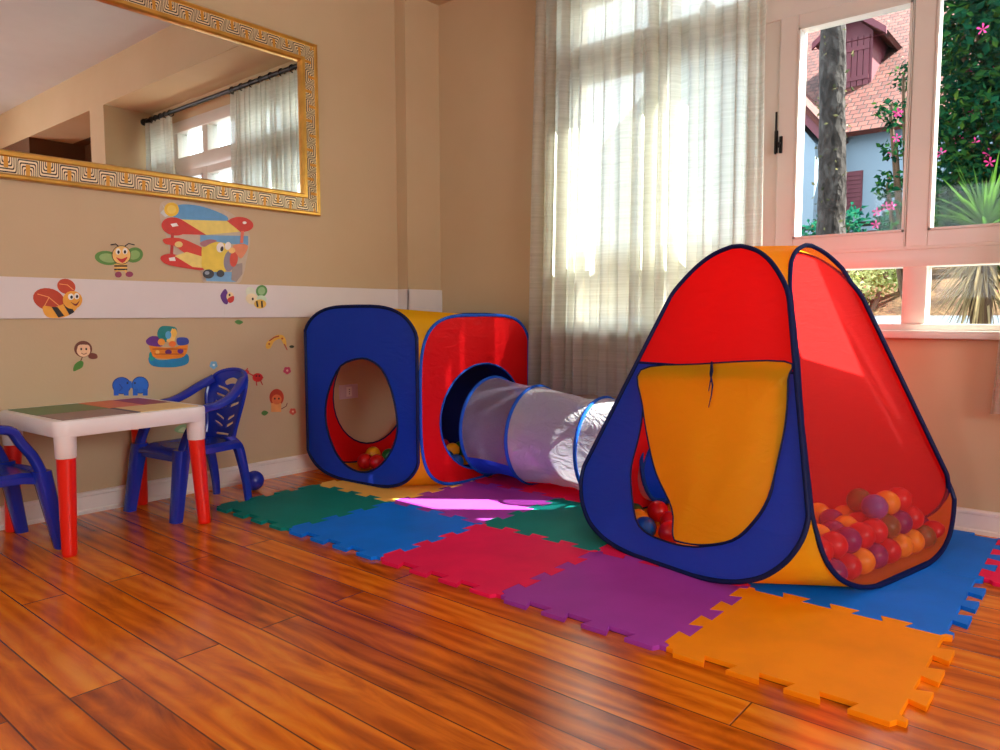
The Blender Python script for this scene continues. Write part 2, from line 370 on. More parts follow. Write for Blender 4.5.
# dropped beam over the window recess, pier at its right end and the passage beyond
struct(MB().box((0, -.40, ZS), (XR, 0, ZC)).build('beam', MT['wall'], smooth=False))
struct(MB().box((3.5, -.40, 0), (3.78, 0, ZS)).build('pier', MT['wall'], smooth=False))
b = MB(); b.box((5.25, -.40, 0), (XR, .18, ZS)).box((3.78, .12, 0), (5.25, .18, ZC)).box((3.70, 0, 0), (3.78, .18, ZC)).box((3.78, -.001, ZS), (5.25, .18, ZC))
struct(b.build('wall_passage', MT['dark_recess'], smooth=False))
# right-hand wall, out of the picture, with a wide window added to bring in fill light
SW = (-3.9, -1.5, .85, 2.25)
w = MB(); w.box((XR, YF-.15, 0), (XR+.2, SW[0], ZC)).box((XR, SW[1], 0), (XR+.2, .18, ZC)).box((XR, SW[0], 0), (XR+.2, SW[1], SW[2])).box((XR, SW[0], SW[3]), (XR+.2, SW[1], ZC))
struct(w.build('wall_right', MT['wall'], smooth=False))
f = MB()
for y in (SW[0], (SW[0]+SW[1])/2-.03, SW[1]-.06): f.box((XR+.08, y, SW[2]), (XR+.14, y+.06, SW[3]))
for z in (SW[2], SW[3]-.06): f.box((XR+.085, SW[0], z), (XR+.135, SW[1], z+.06))
struct(f.build('window_4', MT['window_paint'], smooth=False))
# rear wall with two unseen windows added to let in fill light
RW = [(1.1, 2.3), (4.1, 5.3)]
w = MB(); xs = [-.15, RW[0][0], RW[0][1], RW[1][0], RW[1][1], XR+.2]
for i in (0, 2, 4): w.box((xs[i], YF-.15, 0), (xs[i+1], YF, ZC))
for a, c in RW: w.box((a, YF-.15, 0), (c, YF, .9)).box((a, YF-.15, 2.1), (c, YF, ZC))
struct(w.build('wall_front', MT['wall'], smooth=False))
for i, (a, c) in enumerate(RW):
    f = MB()
    for x in (a, (a+c)/2-.03, c-.06): f.box((x, YF-.10, .9), (x+.06, YF-.04, 2.1))
    for z in (.9, 1.5, 2.04): f.box((a, YF-.095, z), (c, YF-.045, z+.06))
    struct(f.build('window_%d' % (i+2), MT['window_paint'], smooth=False))  # frame for the added rear opening, out of view

# baseboards with a moulded top
def base_run(name, p0, p1, out):
    "out: unit vector into the room"
    prof = [(0, 0), (.017, 0), (.017, .014), (.013, .018), (.013, .070), (.016, .073), (.016, .082), (.010, .088), (0, .088)]
    m = MB(); p0, p1, o = V(p0), V(p1), V(out)
    vs = [p + o*a + V((0, 0, z)) for p in (p0, p1) for a, z in prof]; k = len(prof)
    m.add(vs, [(i, (i+1) % k, (i+1) % k+k, i+k) for i in range(k)]+[tuple(range(k)), tuple(range(k, 2*k))])
    return struct(m.build(name, MT['white_paint'], smooth=False))
base_run('baseboard_left', (0, YF, 0), (0, -.262, 0), (1, 0, 0))
base_run('baseboard_column', (0, -.262, 0), (.10, -.262, 0), (0, -1, 0))
base_run('baseboard_back', (.084, 0, 0), (3.5, 0, 0), (0, -1, 0))
# white chair-rail board, wrapping the column
t = MB(); t.box((0, YF, .789), (.012, -.262, .945), bev=.002); t.box((.0, -.274, .797), (.096, -.262, .945), bev=.002); t.box((.084, -.274, .797), (.096, 0, .945), bev=.002)
t.box((0, -1.345, .79), (.0125, -1.343, .944))
struct(t.build('trim_1', MT['board'], smooth=False))

# ---------------------------------------------------------------- window in the window wall
win = struct(empty('window_1', (0, 0, 0)))
f = MB(); Y0, Y1 = -.012, .09
VB = [(WX0, 1.03), (1.44, 1.52), (1.93, 2.13), (2.54, 2.62), (3.03, 3.11), (3.43, WX1)]
for a, c in VB: f.box((a, -.004, WZ0), (c, Y1, WZ1), bev=.003)
for z0, z1 in ((WZ0, .762), (.977, 1.052), (2.0, 2.12), (2.33, WZ1)): f.box((WX0, Y0, z0), (WX1, Y1, z1), bev=.003)
f.box((WX0, -.016, 1.040), (WX1, .0, 1.054), bev=.003)
f.build('window_frame', MT['window_paint'], win)
MB().box((WX0-.05, -.056, .709), (WX1+.015, .10, .738), bev=.005).build('window_sill', MT['window_paint'], win)
PANE = [(1.03, 1.44), (1.52, 1.93), (2.13, 2.54), (2.62, 3.03), (3.11, 3.43)]
for (a, c), gap in zip(PANE, (.005, .06, .005, .005, .04)):
    s = MB(); y0, y1 = -.016, .04
    e = .008
    # rails of the opening sash and its inner bead
    s.box((a-.073, y0, 1.052), (a-.001, y1, 2.0), bev=.003).box((c+.001, y0, 1.052), (c+gap, y1, 2.0), bev=.003)
    s.box((a-.001, y0, 1.052), (c+.001, y1, 1.109), bev=.003).box((a-.001, y0, 1.948), (c+.001, y1, 2.0), bev=.003)
    s.box((a, y0-.004, 1.109), (a+e, y1, 1.948)).box((c-e, y0-.004, 1.109), (c, y1, 1.948)).box((a, y0-.004, 1.109), (c, y1, 1.109+e)).box((a, y0-.004, 1.948-e), (c, y1, 1.948))
    sa = s.build('sash', MT['window_paint'], win, smooth=False)
    MB().box((a, .020, 1.112), (c, .024, 1.945)).build('pane', MT['glass'], sa, smooth=False)
    MB().box((a, .040, .762), (c, .044, .977)).build('pane', MT['glass'], win, smooth=False)
    MB().box((a, .040, 2.12), (c, .044, 2.33)).build('pane', MT['glass'], win, smooth=False)
bl = MB(); bl.tube([(2.052, -.024, 1.46), (2.052, -.024, 1.63)], .0045, 8); bl.box((2.045, -.022, 1.465), (2.059, -.014, 1.555)); bl.box((2.066, -.026, 1.462), (2.078, -.014, 1.53), bev=.002)
bl.tube([(2.072, -.03, 1.50), (2.072, -.045, 1.50), (2.072, -.045, 1.48)], .004, 8)
bl.build('window_bolt', MT['black_iron'], win)

# ---------------------------------------------------------------- curtain rod and the two sheers
rod = tag(empty('curtain_rod', (2.1, -.09, 2.475)), 'dark iron curtain rod with rings above the window', 'curtain rod')
MB().tube([(-1.30, 0, 0), (1.33, 0, 0)], .016, 12).build('pole', MT['black_iron'], rod)
for sx in (-1.31, 1.34):
    m = MB(); m.sphere((sx, 0, 0), .03, 14, 10); m.build('finial', MT['black_iron'], rod)
for sx in (-1.25, -.02, 1.26): MB().box((sx-.01, -.008, -.012), (sx+.01, .09, .012), bev=.003).build('bracket', MT['black_iron'], rod)
def rings(x0, x1, n):
    for i in range(n):
        x = x0+(x1-x0)*i/(n-1)-2.1
        m = MB(); m.tube([(x, .025*math.cos(a), -.006+.025*math.sin(a)) for a in [2*PI*k/14 for k in range(14)]], .004, 6, closed=True); m.build('ring', MT['black_iron'], rod)
rings(.86, 2.0, 10); rings(2.96, 3.38, 6)
def curtain(name, x0, x1, x0b, x1b, z0, z1, folds, seed, label, amp=.038):
    m = MB(); nx, nz = 420, 26
    rnd = random.Random(seed); ph = [rnd.uniform(0, 6.28) for _ in range(6)]
    vs = []
    for j in range(nz+1):
        tz = j/nz; z = z1+(z0-z1)*tz
        a0 = x0+(x0b-x0)*tz; a1 = x1+(x1b-x1)*tz
        for i in range(nx+1):
            s = i/nx
            warp = s+.010*math.sin(2*PI*3*s+ph[0]+tz*.5)+.006*math.sin(2*PI*7*s+ph[1])
            w = .62*math.sin(2*PI*folds*warp+ph[2])+.38*math.sin(2*PI*folds*.47*warp+ph[3]+tz)+.18*math.sin(2*PI*folds*2.1*warp+ph[4])
            am = amp*(.55+.45*min(1, tz*2.2))*(.7+.3*math.sin(2*PI*2*s+ph[5]))
            vs.append((a0+(a1-a0)*s+.006*math.sin(2*PI*folds*warp*2), -.09+am*w, z+.004*math.sin(2*PI*folds*.5*s+ph[1])*tz))
    fs = [(j*(nx+1)+i, j*(nx+1)+i+1, (j+1)*(nx+1)+i+1, (j+1)*(nx+1)+i) for j in range(nz) for i in range(nx)]
    m.add(vs, fs)
    o = m.build(name, MT['sheer'], None, angle=3.2); tag(o, label, 'curtain'); return o
curtain('curtain', .86, 2.015, .81, 2.04, .405, 2.452, 17, 3, 'wide sheer white curtain hanging over the left half of the window')
curtain('curtain', 2.95, 3.40, 2.845, 3.40, .45, 2.452, 7, 8, 'sheer white curtain at the right end of the window, only its edge in view')

# ---------------------------------------------------------------- gilt mirror on the left wall
mir = tag(empty('mirror', (0, -1.75, 1.7375)), 'large wall mirror in a gilt frame carved with nested arches', 'mirror')
MY0, MY1, MZ0, MZ1 = -2.80+1.75, -.803+1.75, 1.303-1.7375, 2.152-1.7375
prof = [(0, 0, 0), (0, .022, 0), (.005, .029, 0), (.013, .029, 0), (.018, .021, 0), (.020, .020, 1), (.079, .026, 0), (.083, .033, 0), (.097, .033, 0), (.104, .022, 0), (.105, .006, 0)]
def rect(o, h): return [(h, MY0+o, MZ0+o), (h, MY1-o, MZ0+o), (h, MY1-o, MZ1-o), (h, MY0+o, MZ1-o)]
m = MB(); vs = []
for o_, h_, _ in prof: vs += rect(o_, h_)
m.add(vs, [])
for i in range(len(prof)-1):
    for k in range(4):
        a, b2 = i*4+k, i*4+(k+1) % 4; fidx = len(m.f)
        m.f.append([a, b2, b2+4, a+4]); m.m.append(1 if prof[i][2] else 0)
        crd = (lambda p: p[1]) if k in (0, 2) else (lambda p: p[2])
        P4 = [m.v[a], m.v[b2], m.v[b2+4], m.v[a+4]]; u = [(crd(p)-(MY1 if k in (0, 2) else MZ0))/.0715 for p in P4]
        m.uv[fidx] = [(u[0], 0), (u[1], 0), (u[2], 1), (u[3], 1)]
fr = m.build('mirror_frame', [MT['gold'], MT['key']], mir, smooth=False)
MB().box((.001, MY0+.10, MZ0+.10), (.010, MY1-.10, MZ1-.10)).build('mirror_glass', MT['mirror'], mir, smooth=False)

# ---------------------------------------------------------------- power outlet
oc = (wall_pt(348, 391.5))
ol = tag(empty('power_outlet', (0, oc.y, oc.z)), 'cream power outlet plate low on the wall, seen through the blue hole of the cube', 'outlet')
MB().box((.0005, -.062, -.038), (.009, .062, .038), bev=.003).build('cover_plate', MT['outlet'], ol)
m = MB(); m.box((.009, -.018, -.026), (.0115, .018, .026), bev=.002); m.build('socket_insert', MT['white_paint'], ol)
m = MB()
for dz in (-.012, 0, .012): m.tube([(.0112, .0, dz), (.0122, 0, dz)], .0028, 8)
m.build('socket_hole', MT['black_iron'], ol)

# ================================================================ printed stickers on the left wall
class Sticker:
    "flat vinyl pieces measured on the photograph and laid on the wall plane, each colour a hair above the one below"
    def __init__(s, base=0.0012): s.m = MB(); s.mats = []; s.k = 0; s.base = base; s.raw = []
    def _mi(s, c):
        mt = flat(c)
        if mt not in s.mats: s.mats.append(mt)
        return s.mats.index(mt)
    def poly(s, pts, c): s.raw.append((pts, c)); return s
    def ell(s, cx, cy, rx, ry, c, rot=0, n=22): return s.poly(ellipse(cx, cy, rx, ry, n, rot), c)
    def line(s, pts, w, c):
        L_, R_ = [], []
        for i, p in enumerate(pts):
            a = V(pts[max(i-1, 0)]); b = V(pts[min(i+1, len(pts)-1)]); d = (b-a).normalized(); n = V((-d.y, d.x))*w/2
            L_.append((p[0]+n.x, p[1]+n.y)); R_.append((p[0]-n.x, p[1]-n.y))
        return s.poly(L_+R_[::-1], c)
    def done(s, name, label, cat='sticker', group=None):
        allp = [p for l, _ in s.raw for p in l]; cx = (min(p[0] for p in allp)+max(p[0] for p in allp))/2; cy = (min(p[1] for p in allp)+max(p[1] for p in allp))/2
        c0 = wall_pt(cx, cy)
        for i, (pts, c) in enumerate(s.raw):
            off = s.base+.00025*i
            def to3(a, b, off=off): p = wall_pt(a, b); return (off, p.y-c0.y, p.z-c0.z)
            s.m.sheet(pts, (), to3, s._mi(c), thick=.0004, nrm=(1, 0, 0))
        o = s.m.build(name, s.mats, None, smooth=False); o.location = (0, c0.y, c0.z); return tag(o, label, cat, group)
BK, WH = (28, 20, 22), (244, 238, 228)
# bee with green wings
s = Sticker(); s.ell(107, 258, 12.5, 7, (92, 140, 58), .15).ell(108, 258, 9, 4.5, (150, 182, 110), .15).ell(134, 255, 9, 7.5, (92, 140, 58), -.3).ell(134, 255, 6, 4.5, (140, 178, 100), -.3)
s.poly([(114, 264), (127, 264), (127, 271), (114, 271)], (238, 190, 92)).line([(114, 266), (127, 266)], 1.6, BK).line([(114, 269.5), (127, 269.5)], 1.6, BK)
s.line([(117, 270), (116, 275)], 1.6, (230, 180, 90)).line([(125, 270), (127, 275)], 1.6, (230, 180, 90))
s.ell(118, 274.6, 3.4, 3, (150, 60, 92)).ell(129, 274.3, 3.8, 2.8, (150, 60, 92))
s.ell(121, 255, 9.6, 9.6, BK).ell(121, 255, 9, 9, (244, 196, 110)).ell(117.6, 251.5, 2.5, 3.2, WH).ell(124.6, 251.2, 2.5, 3.2, WH).ell(118, 252.2, 1.2, 1.8, BK).ell(124.4, 252, 1.2, 1.8, BK)
s.poly(smooth_poly([(115.5, 257.5), (121, 259), (127, 257), (122, 263)], 4), (206, 48, 44))
s.line([(118, 246.5), (115, 244), (110, 245)], 1.1, BK).line([(124, 246.5), (128, 243.6), (134, 245)], 1.1, BK)
s.done('bee_sticker', 'bee sticker with round green wings, below the mirror and above the white board')
# orange winged bee on the white board
s = Sticker(.0132); s.ell(47.5, 299.5, 16, 11, (190, 62, 24), .25).ell(65, 286.5, 9.3, 7.5, (196, 66, 26), .35)
s.line([(36, 294), (47, 297), (58, 306)], .8, (240, 160, 90)).line([(42, 308), (48, 297)], .8, (240, 160, 90)).line([(58, 284), (66, 285), (72, 290)], .8, (240, 160, 90))
s.poly(smooth_poly([(42, 306), (54, 307), (68, 302), (76, 307), (66, 316), (50, 318), (43, 314)], 4), (238, 168, 52))
s.poly([(50, 307), (56, 307), (63, 316), (57, 317.5)], BK).poly([(62, 304.5), (67, 303), (73, 312), (68, 315)], BK)
s.ell(71, 300, 9.8, 9, (238, 168, 52), 0).ell(69.4, 296.8, 2.9, 3.2, WH).ell(75.2, 296.2, 2.6, 3.2, WH).ell(70, 297.2, 1.3, 1.7, BK).ell(75.4, 296.6, 1.2, 1.7, BK).poly(smooth_poly([(69, 302), (74, 304), (78, 300.5), (74.5, 306)], 4), (120, 30, 24))
s.done('bee_sticker', 'orange winged bee sticker on the white board')
# biplane with a sun and sky
s = Sticker()
s.poly(smooth_poly([(161, 203), (176, 200.5), (200, 204), (224, 210), (236, 217), (246, 229), (250, 240), (246, 262), (243, 275), (236, 284), (205, 283), (201, 272), (188, 262), (172, 256), (166, 236), (160, 218)], 5), (200, 184, 160))
s.poly(smooth_poly([(178, 205), (200, 206), (226, 216), (222, 222), (180, 219), (172, 214)], 4), (92, 156, 204)).poly([(200, 235), (248, 236), (248, 245), (200, 242)], (112, 164, 204)).poly([(205, 272), (234, 272), (236, 282), (206, 281)], (120, 176, 214))
s.poly([(162, 204), (164, 209), (160, 213), (165, 217), (170, 215)], (208, 214, 214)).ell(171.3, 209.5, 7.4, 7, (240, 196, 48)).ell(171.3, 209.5, 4.6, 4.4, (246, 214, 90)).poly([(232, 265), (242, 263), (242, 274), (236, 282), (231, 280)], (160, 148, 140))
s.ell(174, 226.5, 13, 9, (206, 50, 34), .2).ell(240, 224.5, 13, 7.5, (206, 50, 34), .1)
s.poly([(166, 219), (182, 219.6), (206, 235), (172, 234)], (206, 50, 34)).poly([(181, 219.6), (228, 221), (242, 231.5), (206, 235)], (238, 214, 108)).poly([(226, 220.6), (246, 219), (249, 230), (240, 232)], (206, 50, 34))
s.poly([(170, 224), (176, 223), (178, 226), (172, 227)], WH).ell(244, 222.8, 2, 1.4, WH)
s.line([(172, 233), (171, 256)], 3, (190, 44, 34)).line([(242, 231), (241, 243)], 3, (226, 110, 84))
s.poly(smooth_poly([(163, 239), (178, 238), (192, 243), (204, 250), (203, 260), (186, 254), (174, 246), (165, 244)], 4), (214, 60, 38)).poly(smooth_poly([(160, 257), (172, 254), (196, 262), (203, 270), (184, 268), (165, 264)], 4), (208, 46, 34))
s.poly([(174, 256), (186, 252), (203, 257), (202, 268), (192, 267)], (238, 216, 120)).ell(178, 244.5, 4, 3, (240, 214, 130)).poly([(168, 258), (174, 257), (175, 261), (169, 261)], WH)
s.poly(smooth_poly([(202, 246), (212, 242), (226, 245), (229, 262), (224, 272), (203, 269), (201, 258)], 4), (236, 206, 70)).ell(228.5, 261, 5.6, 10.5, (142, 134, 148), .1).ell(233, 259, 4, 8, (216, 78, 54), .1).poly(smooth_poly([(232, 246), (243, 244), (247, 248), (241, 258), (237, 256)], 4), (230, 140, 96)).ell(231, 250.5, 3.4, 3, (246, 200, 120))
s.ell(219.5, 247.5, 3.8, 5, WH, .2).ell(227, 246, 3, 4, WH, .2).ell(221, 249, 1.6, 2.6, BK, .2).poly(smooth_poly([(199, 243), (208, 239.5), (216, 241), (209, 244), (203, 247)], 4), (170, 110, 120))
s.ell(207.5, 274, 5.6, 4.6, (52, 54, 60)).ell(219.5, 273.6, 3.8, 3.6, (60, 62, 66)).ell(206, 273, 2.4, 1.8, (150, 160, 170))
s.done('airplane_sticker', 'large red and yellow biplane sticker with a small sun, under the mirror frame')
# small green winged bee and purple bird on the board
s = Sticker(.0132); s.ell(249, 292, 4.6, 5.4, (220, 226, 200), -.5).ell(260, 291, 5.6, 6, (92, 150, 76), .5).ell(260, 291, 3.6, 4, (150, 190, 130), .5).ell(250.5, 299, 6.4, 5.4, (240, 222, 178), .3).ell(260, 299, 5, 3.6, (206, 226, 190), .2).ell(258.5, 304, 6, 4.6, (232, 190, 80)).line([(255, 301), (256, 307)], 1.7, BK).line([(260, 301), (260.5, 307.6)], 1.7, BK).ell(251, 299, 1, 1.4, BK)
s.done('bee_sticker', 'small bee sticker with pale green wings at the right of the white board')
s = Sticker(.0132); s.poly(smooth_poly([(220, 293), (224, 289), (227, 296), (226, 304), (222, 303), (219, 297)], 4), (96, 44, 130)).ell(228.5, 296.5, 3.6, 4.4, (238, 214, 160)).poly(smooth_poly([(226, 299), (232, 296), (232, 301), (228, 303)], 4), (206, 58, 44)).ell(228, 295, .9, 1.2, BK)
s.done('bird_sticker', 'tiny purple and cream bird sticker on the white board')
# the ark
s = Sticker(); s.poly(smooth_poly([(149, 357), (160, 360), (176, 358), (187, 354), (188, 363), (176, 367), (158, 367), (150, 364)], 5), (22, 128, 176)).poly(smooth_poly([(150, 352), (156, 356), (152, 361), (149, 358)], 4), (24, 150, 140))
s.poly(smooth_poly([(149, 343), (158, 347), (176, 347), (186, 342), (187, 351), (180, 358), (156, 358), (151, 352)], 4), (236, 138, 26)).poly(smooth_poly([(146, 340), (152, 336), (161, 338), (162, 346), (152, 346), (147, 344)], 4), (98, 38, 132)).poly(smooth_poly([(177, 338), (187, 338), (188, 344), (178, 345)], 4), (54, 70, 160))
s.poly(smooth_poly([(157, 335), (160, 327), (168, 326), (176, 328), (176, 335), (170, 340), (163, 342)], 4), (18, 130, 130)).poly([(166, 341), (172, 328), (176, 334), (173, 345)], (248, 200, 110)).ell(168, 335, 3, 4, (90, 170, 214)).ell(174, 333, 2.6, 4.4, (244, 190, 80)).ell(161, 342, 3.6, 3.4, (242, 160, 60)).ell(172, 344, 3.6, 3, (240, 120, 50))
s.ell(168, 352, 3.4, 2.4, (110, 40, 110)).ell(180, 351, 3, 2.6, (110, 40, 130)).ell(157, 352, 2, 2, (250, 190, 90)).line([(152, 349), (186, 349)], .8, (180, 80, 20)).line([(154, 354), (183, 354)], .8, (180, 80, 20))
s.done('ark_sticker', 'colourful ark boat sticker full of animals on the wall above the table')
# monkey with leaf
s = Sticker(); s.ell(83, 349, 9, 8.2, (110, 58, 40)).ell(83.4, 350.6, 6.8, 6.2, (240, 198, 156)).ell(80.6, 348, 3.4, 3.4, (240, 198, 156)).ell(86.6, 348, 3.2, 3.4, (240, 198, 156)).ell(81, 349, .9, 1.2, BK).ell(86, 349, .9, 1.2, BK).line([(81, 353), (83.5, 354.4), (86.5, 353)], .7, (130, 60, 40))
s.poly(smooth_poly([(90, 353), (96, 354), (97, 358), (92, 359), (88, 357)], 4), (120, 62, 44)).line([(82, 357), (80, 362)], 1, (110, 70, 40)).poly(smooth_poly([(73, 371), (74, 365), (79, 361), (83, 362), (82, 367), (77, 370)], 4), (74, 132, 46))
s.done('monkey_sticker', 'small brown monkey sticker with a green leaf under the white board')
# elephants
s = Sticker(); s.ell(121.5, 385.5, 9.5, 8.6, (20, 60, 140)).ell(121.5, 385.5, 8.6, 7.8, (32, 96, 196)).ell(140, 385, 8.6, 8.6, (20, 60, 140)).ell(140, 385, 7.8, 7.8, (40, 112, 208))
for x in (116, 126, 135, 145): s.poly([(x-2.4, 389), (x+2.4, 389), (x+2.4, 395.5), (x-2.4, 395.5)], (32, 96, 196))
s.line([(130, 381), (131, 388)], 2.2, (40, 112, 208)).line([(119, 384), (122, 388), (119, 391)], .8, (20, 60, 140)).ell(127, 383, .9, .9, BK).ell(134.5, 383, .9, .9, BK)
s.done('elephant_sticker', 'pair of blue elephants sticker just above the table top')
# giraffe, lion, crab
s = Sticker(); s.poly(smooth_poly([(265.5, 347), (267, 342), (272, 338), (277, 335), (283, 335.5), (286, 341), (286, 348), (283.4, 344), (280, 339), (274, 341.5), (271, 347), (268, 349)], 4), (236, 186, 74)).line([(269, 341), (274, 337.4), (279, 336)], 1.2, (170, 70, 50)).line([(284, 344), (287, 350)], 1.1, (190, 80, 60)).ell(269, 344, 1, 1, (180, 90, 40)).ell(282, 338.5, 1, 1, (180, 90, 40)).ell(291.5, 346.6, 2.4, 1.4, (46, 62, 36))
s.done('giraffe_sticker', 'yellow giraffe sticker with bent neck, below the right end of the board')
s = Sticker(); s.ell(276.5, 397.5, 7.2, 8.6, (190, 64, 38)).poly([(271, 403), (281, 403), (281, 412), (271, 412)], (236, 160, 92)).ell(276.5, 399.5, 5, 5, (226, 120, 66)).ell(274.6, 398.6, .8, 1, BK).ell(278.6, 398.6, .8, 1, BK).line([(281, 409), (286, 406), (287, 403)], .8, (120, 60, 50)).poly(smooth_poly([(261, 413), (264, 410.4), (268, 412.6), (264, 415.6)], 4), (84, 130, 62))
s.done('lion_sticker', 'orange lion sticker low on the wall beside the blue cube')
s = Sticker(); s.ell(257.5, 377.5, 5.2, 4.4, (206, 44, 36)).ell(246, 372, 3, 2.4, (206, 44, 36)).line([(248, 373), (254, 376)], 1.2, (200, 40, 34)).line([(246, 370.5), (247.5, 368)], 1, (200, 40, 34)).line([(260, 380), (262.4, 385)], 1, (190, 40, 34)).line([(256, 381), (256.5, 385.6)], 1, (190, 40, 34)).line([(261, 376), (263, 378)], 1, (190, 40, 34)).ell(256, 376, .8, .8, BK).ell(259, 376, .8, .8, BK)
s.done('crab_sticker', 'red crab sticker behind the back of the blue chair')
def flower(cx, cy, r, c, cc, label, cat='sticker'):
    s = Sticker()
    for k in range(5): a = 2*PI*k/5+.3; s.ell(cx+r*.55*math.cos(a), cy+r*.55*math.sin(a), r*.5, r*.5, c, 0, 12)
    s.ell(cx, cy, r*.3, r*.3, cc, 0, 10); s.done('flower_sticker', label)
flower(213.5, 365, 4, (116, 176, 206), (236, 236, 214), 'pale blue flower sticker between the ark and the chair back')
flower(287, 370.5, 3.8, (196, 70, 96), (236, 190, 170), 'pink flower sticker between the giraffe and the lion')
flower(292.6, 411.5, 3.4, (206, 84, 62), (240, 190, 160), 'coral flower sticker at the right of the lion')
flower(157, 451.5, 4.6, (70, 150, 186), (220, 230, 220), 'blue flower sticker low on the wall, seen under the chair seat')
s = Sticker(); s.poly(smooth_poly([(234.5, 322), (238, 319.8), (243, 322), (239, 324.6)], 4), (84, 140, 66)).line([(236, 322), (241, 322)], .5, (50, 100, 44)); s.done('leaf_sticker', 'small single green leaf sticker just under the white board')
s = Sticker(); s.poly(smooth_poly([(174, 430), (180, 425), (188, 425), (189, 432), (180, 433)], 4), (150, 186, 130)).poly(smooth_poly([(178, 431), (183, 427), (187, 430), (183, 432)], 4), (196, 214, 160)); s.done('bush_sticker', 'pale green bush sticker seen between the table edge and the chair seat')

# ================================================================ foam puzzle mats: one shared edge curve per border
GX = [.347+.5125*i for i in range(7)]; GY = [-1.597+.5115*i for i in range(4)]
TH = .012
def edge_curve(p, q, flip):
    "toothed border from grid point p to q (dovetails alternate to either side)"
    p, q = V(p), V(q); d = q-p; Ln = d.length; d.normalize(); n = V((-d.y, d.x))*(1 if flip else -1)
    k = 4; dep = .0175; a0 = .034; per = (Ln-2*a0)/(k-.5); pts = [(.017, 0), (.026, dep)]
    # dovetails: narrow root, wide head
    for i in range(k):
        o = a0+i*per; last = i == k-1
        if i: pts.append((o-per*.05, dep))
        pts += [(o+per*.55, dep)] if not last else [(Ln-.026, dep)]
        if not last: pts += [(o+per*.45, -dep), (o+per*1.05, -dep)]
    pts.append((Ln-.017, 0))
    return [p+d*a+n*h for a, h in pts]
EH = {}; EVT = {}
for j in range(4):
    for i in range(6): EH[(i, j)] = edge_curve((GX[i], GY[j]), (GX[i+1], GY[j]), False)
for i in range(7):
    for j in range(3): EVT[(i, j)] = edge_curve((GX[i], GY[j]), (GX[i], GY[j+1]), True)
def mat_tile(i, j, col, label, group=None):
    P = [V((GX[i], GY[j]))]+EH[(i, j)]+[V((GX[i+1], GY[j]))]+EVT[(i+1, j)]+[V((GX[i+1], GY[j+1]))]+EH[(i, j+1)][::-1]+[V((GX[i], GY[j+1]))]+EVT[(i, j)][::-1]
    c = V(((GX[i]+GX[i+1])/2, (GY[j]+GY[j+1])/2))
    # tiny gap so neighbours do not bind
    k = len(P); Q = []
    for a in range(k):
        e0 = (P[a]-P[a-1]).normalized(); e1 = (P[(a+1) % k]-P[a]).normalized(); nn = V((-(e0.y+e1.y), e0.x+e1.x)); nn = nn.normalized() if nn.length > 1e-4 else V((0, 0))
        Q.append(P[a]+nn*.0006-c)
    m = MB(); rings_ = [(0, .0004), (TH-.0016, .0004), (TH, .002)]
    def inset(dz):
        R_ = []
        for a in range(k):
            e0 = (Q[a]-Q[a-1]).normalized(); e1 = (Q[(a+1) % k]-Q[a]).normalized(); nn = V((-(e0.y+e1.y), e0.x+e1.x)); nn = nn.normalized() if nn.length > 1e-4 else V((0, 0))
            R_.append(Q[a]+nn*dz)
        return R_
    vs = []
    for z, ins in ((0.0005, 0), (TH-.0014, 0), (TH, .0012)): vs += [(p.x, p.y, z) for p in inset(ins)]
    fs = []
    for r in range(2):
        for a in range(k): fs.append((r*k+a, r*k+(a+1) % k, (r+1)*k+(a+1) % k, (r+1)*k+a))
    m.add(vs, fs)
    top = inset(.0012); tri = geometry.tessellate_polygon([[V((p.x, p.y, 0)) for p in top]])
    m.add([], []); m.f += [[2*k+t for t in tr] for tr in tri]; m.m += [0]*len(tri)
    m.f += [[t for t in tr[::-1]] for tr in tri]; m.m += [0]*len(tri)
    o = m.build('foam_mat_tile', MATC[col], None, smooth=False); o.location = (c.x, c.y, 0); o.rotation_euler = (0, 0, 0)
    return tag(o, label, 'foam mat', 'interlocking foam floor tiles')
for a in [(0, 0, 'teal', 'dark green foam mat tile at the end of the front row, beside the blue chair'),
          (1, 0, 'blue', 'blue foam mat tile in the front row between the dark green and magenta tiles'),
          (2, 0, 'magenta', 'magenta red foam mat tile in the front row between the blue and purple tiles'),
          (3, 0, 'purple', 'purple foam mat tile in the front row between the magenta and orange tiles'),
          (4, 0, 'orange', 'orange foam mat tile at the front corner of the mat'),
          (0, 1, 'yellow', 'pale yellow foam mat tile under the front of the blue and red cube'),
          (1, 1, 'purple', 'violet foam mat tile with a bright sun patch before the red cube side'),
          (2, 1, 'teal', 'dark green foam mat tile between the tunnel end and the magenta tile'),
          (3, 1, 'magenta', 'magenta foam mat tile mostly hidden under the tent front'),
          (4, 1, 'blue', 'blue foam mat tile behind the orange tile, beside the red netting'),
          (1, 2, 'magenta', 'magenta foam mat tile under the tunnel near the cube'),
          (2, 2, 'magenta', 'magenta foam mat tile under the tunnel near the tent'),
          (4, 2, 'blue', 'blue foam mat tile against the baseboard under the window'),
          (5, 2, 'magenta', 'magenta foam mat tile at the right edge by the baseboard')]: mat_tile(*a)

